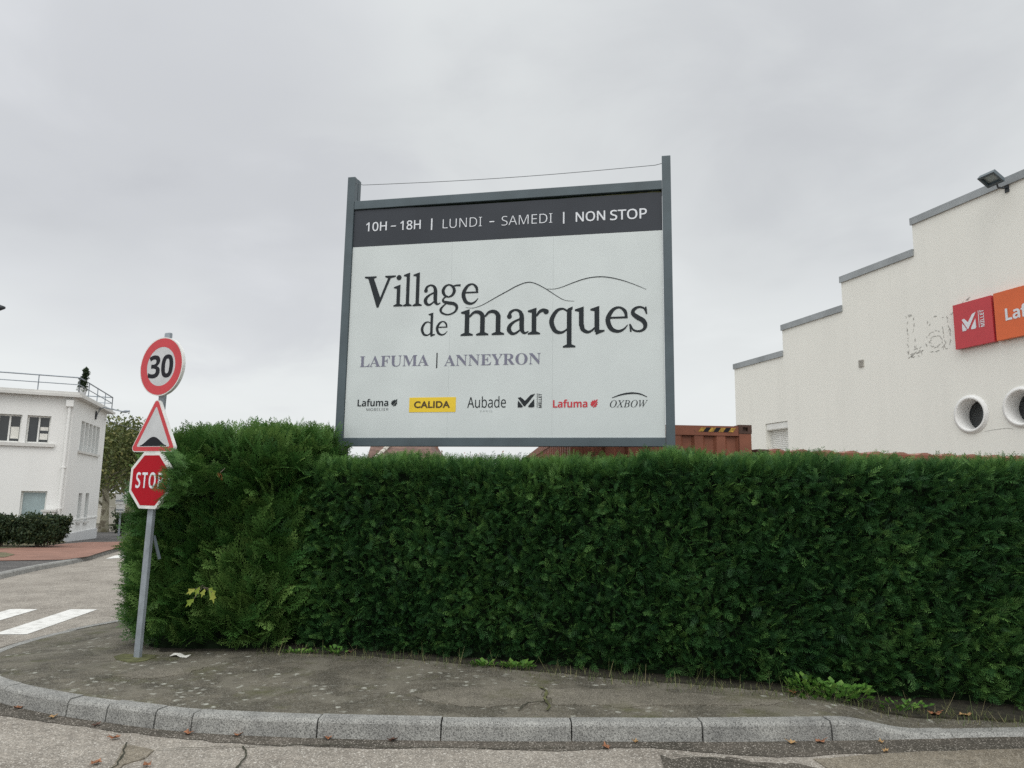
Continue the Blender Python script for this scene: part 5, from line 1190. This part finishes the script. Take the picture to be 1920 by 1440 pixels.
for i, (x, y, sz, mt, lab) in enumerate((
    (35, 1328, 0.055, 'brown_leaf', 'brown dry leaf in the gutter at the far left end of the kerb'),
    (98, 1346, 0.040, 'tan_leaf', 'small tan leaf below the second kerb stone from the left'),
    (180, 1361, 0.045, 'dark_leaf', 'dull brown leaf at the kerb foot, left of the sign post base'),
    (215, 1385, 0.050, 'brown_leaf', 'reddish leaf at the edge of the pale asphalt, below the sign post'),
    (352, 1376, 0.055, 'brown_leaf', 'orange brown leaf below the short kerb stone'),
    (446, 1378, 0.060, 'brown_leaf', 'curled brown leaf against the kerb below the yellow maple sprig'),
    (614, 1385, 0.050, 'brown_leaf', 'flat brown leaf below the kerb joint under the left billboard post'),
    (735, 1389, 0.050, 'dark_leaf', 'nearly black leaf lying against the kerb under the billboard'),
    (1137, 1402, 0.055, 'brown_leaf', 'upright orange leaf on the grit below the middle of the hedge'),
    (1192, 1393, 0.030, 'tan_leaf', 'tiny tan leaf at the kerb foot, right of the upright orange leaf'),
    (1485, 1394, 0.050, 'tan_leaf', 'yellowish leaf at the kerb foot, left one of a close pair'),
    (1538, 1392, 0.055, 'brown_leaf', 'rusty leaf at the kerb foot, right one of a close pair'),
    (1652, 1393, 0.035, 'tan_leaf', 'small pale leaf by the lowered kerb end'),
    (1660, 1410, 0.038, 'tan_leaf', 'small pale leaf on the road, out from the lowered kerb'),
    (180, 1432, 0.050, 'brown_leaf', 'reddish leaf on the road at the bottom left, by the tan patch'),
    (275, 1436, 0.045, 'brown_leaf', 'reddish leaf on the road at the bottom edge, right of the tan patch'))):
    p = at_z(x, y, 0.006); leaf_mesh('fallen_leaf', M[mt], p, sz*0.85, rnd.uniform(0, 6.28), lab)
for (x, y, sz, mt, lab) in ((1487, 1302, 0.07, 'brown_leaf', 'red brown leaf on the pavement beside the bright green weeds'), (1752, 1324, 0.08, 'brown_leaf', 'large brown leaf caught under the hedge at the right'), (1808, 1326, 0.07, 'tan_leaf', 'pale brown leaf under the hedge near the right edge'), (655, 1226, 0.06, 'dark_leaf', 'dark leaf under the hedge below the left billboard post')):
    p = at_z(x, y, 0.14); p[2] = pave_z(p[0], p[1])+0.006; leaf_mesh('fallen_leaf', M[mt], p, sz*0.8, rnd.uniform(0, 6.28), lab, group='fallen leaves along the hedge foot')
p = at_z(338, 1231, 0.14); mb = MB(); zz = pave_z(p[0], p[1])+0.012
mb.strip([[(p[0]-0.09+0.06*i, p[1]-0.06+0.12*j+0.02*math.sin(i*2.1), zz+0.012*math.sin(i*1.7+j)) for i in range(4)] for j in (0, 0.5, 1)])
tag(mb.build('paper_scrap', M['paper']), 'small white scrap of paper on the pavement by the hedge corner', 'litter')
def weed(px_, py_, n, r_, h, label, mat='weed', name='weed', size=0.05):
    p = at_z(px_, py_, 0.14); p[2] = pave_z(p[0], p[1]); V = []
    for i in range(n):
        az = rnd.uniform(0, 6.28); rr = r_*math.sqrt(rnd.random()); b = p+np.array([rr*math.cos(az)*1.6, rr*math.sin(az)*0.6, 0])
        el = rnd.uniform(0.3, 1.2); d = np.array([math.cos(az)*math.cos(el), math.sin(az)*math.cos(el), math.sin(el)]); s_ = np.array([-math.sin(az), math.cos(az), 0.2]); L = size*rnd.uniform(0.7, 1.4); q = b+np.array([0, 0, rnd.random()*h])
        V += [q, q+d*L*0.5+s_*L*0.32, q+d*L-np.array([0, 0, L*0.2]), q+d*L*0.5-s_*L*0.32]
    o = thing(name, p, label, 'plant', 'weeds at the hedge foot')
    mb = MB(); 
    for k in range(4): mb.tube([p-np.array([0, 0, 0.02]), p+np.array([rnd.uniform(-1, 1)*r_*1.2, rnd.uniform(-1, 1)*r_*0.4, h*0.9])], [0.004, 0.002], 4)
    mb.build('stem', M['weed'], o)
    big_mesh('leaves', M[mat], np.array(V), np.repeat(np.clip(nrg.normal(0.5, 0.25, n), 0, 1), 4), o); return o
weed(905, 1250, 40, 0.07, 0.03, 'small green weed on the pavement left of the similar one near it', size=0.06)
weed(968, 1254, 60, 0.10, 0.04, 'flat leafy green weed at the hedge foot below the billboard centre', size=0.07)
weed(1560, 1308, 260, 0.22, 0.12, 'largest bright green weed clump at the hedge foot on the right', size=0.06)
weed(1515, 1300, 80, 0.12, 0.13, 'upright green weed on the left flank of the largest clump', size=0.06)
weed(560, 1226, 70, 0.12, 0.02, 'low patch of bright green weeds by the gap between the hedges', size=0.04)
weed(628, 1229, 50, 0.08, 0.07, 'tuft of green weeds under the left billboard post', size=0.045)
weed(1690, 1318, 60, 0.15, 0.08, 'dull green weed under the hedge right of the largest clump', size=0.05)
# grass blades and creeping growth along the hedge foot (uncountable)
V, T = [], []
for i in range(1300):
    x = 480+1440*rnd.random()**0.9; yb = np.interp(x, [480, 540, 760, 960, 1200, 1500, 1700, 1920], [1224, 1226, 1238, 1256, 1280, 1305, 1322, 1334])+rnd.gauss(0, 5)
    p = at_z(x, yb, 0.14); p[2] = pave_z(p[0], p[1])-0.005; h = rnd.uniform(0.02, 0.07) if rnd.random() < 0.85 else rnd.uniform(0.08, 0.18)
    az = rnd.uniform(0, 6.28); d = np.array([math.cos(az), math.sin(az), 0])*h*rnd.uniform(0.2, 1.6); w_ = np.array([-math.sin(az), math.cos(az), 0])*0.0025
    q = p+d*0.7+np.array([0, 0, h]); V += [p-w_, p+w_, q+w_*0.25, q-w_*0.25]; T += [min(1, max(0, rnd.gauss(0.5, 0.3)))]*4
tag(big_mesh('grass', M['grass'], np.array(V), T, None), 'thin grass blades along the foot of the hedge', 'grass', kind='stuff')
# maple seedling and the withered tip caught in the corner hedge
mp = at_y(378, 1112, 8.22); ms = thing('maple_seedling', mp, 'yellow green maple sprig growing out of the corner hedge', 'plant')
mb = MB(); mb.tube([mp+np.array([-0.02, 0.25, -0.05]), mp+np.array([0, 0.08, 0.06]), mp+np.array([0.0, 0.0, 0.08])], [0.006, 0.005, 0.004], 5)
V, T = [], []
MAPLE = [(0, 0), (0.22, -0.30), (0.34, -0.14), (0.62, -0.36), (0.66, -0.12), (1.0, 0.0), (0.66, 0.12), (0.62, 0.36), (0.34, 0.14), (0.22, 0.30)]
for (x, y, L, an) in ((366, 1104, 0.10, 3.5), (391, 1103, 0.12, -0.7), (364, 1122, 0.11, 3.8), (398, 1110, 0.10, -1.3), (374, 1100, 0.09, 4.3), (384, 1104, 0.08, -1.9)):
    c = at_y(x, y, 8.18+rnd.uniform(-.03, .03)); e = np.array([math.cos(an), rnd.uniform(-.3, .1), math.sin(an)]); e /= np.linalg.norm(e); s_ = np.cross(e, np.array([0.1, -1, 0.35])); s_ /= np.linalg.norm(s_)
    mb.tube([mp+np.array([0, 0.02, 0.06]), c], 0.003, 4); poly = [c+L*(u*e+v*s_)+np.array([0, -0.03*abs(v), -0.25*L*u*u]) for u, v in MAPLE]; t_ = rnd.random()
    for j in range(1, len(poly)-2): V += [poly[0], poly[j], (poly[j]+poly[j+1])/2, poly[j+1]]; T += [t_]*4
mb.build('stem', M['bark'], ms); big_mesh('leaves', M['maple'], np.array(V), T, ms)
wp = at_y(413, 886, 8.08); wt_ = thing('withered_twig', wp, 'small withered orange brown twig hanging in the corner hedge', 'twig')
V, T = sprays(np.array([wp+np.array([rnd.uniform(-.03, .03), 0, rnd.uniform(-.05, .05)]) for _ in range(3)]), np.array([[0.5+rnd.uniform(-.3, .3), -0.3, -1.0+rnd.uniform(-.3, .3)] for _ in range(3)]), np.full(3, 0.06), np.full(3, 0.2), sub3[:4])
big_mesh('needles', M['autumn'], V, T, wt_)
mb = MB(); mb.tube([wp+np.array([0, 0.12, 0.05]), wp], 0.005, 4); mb.build('stem', M['bark'], wt_)
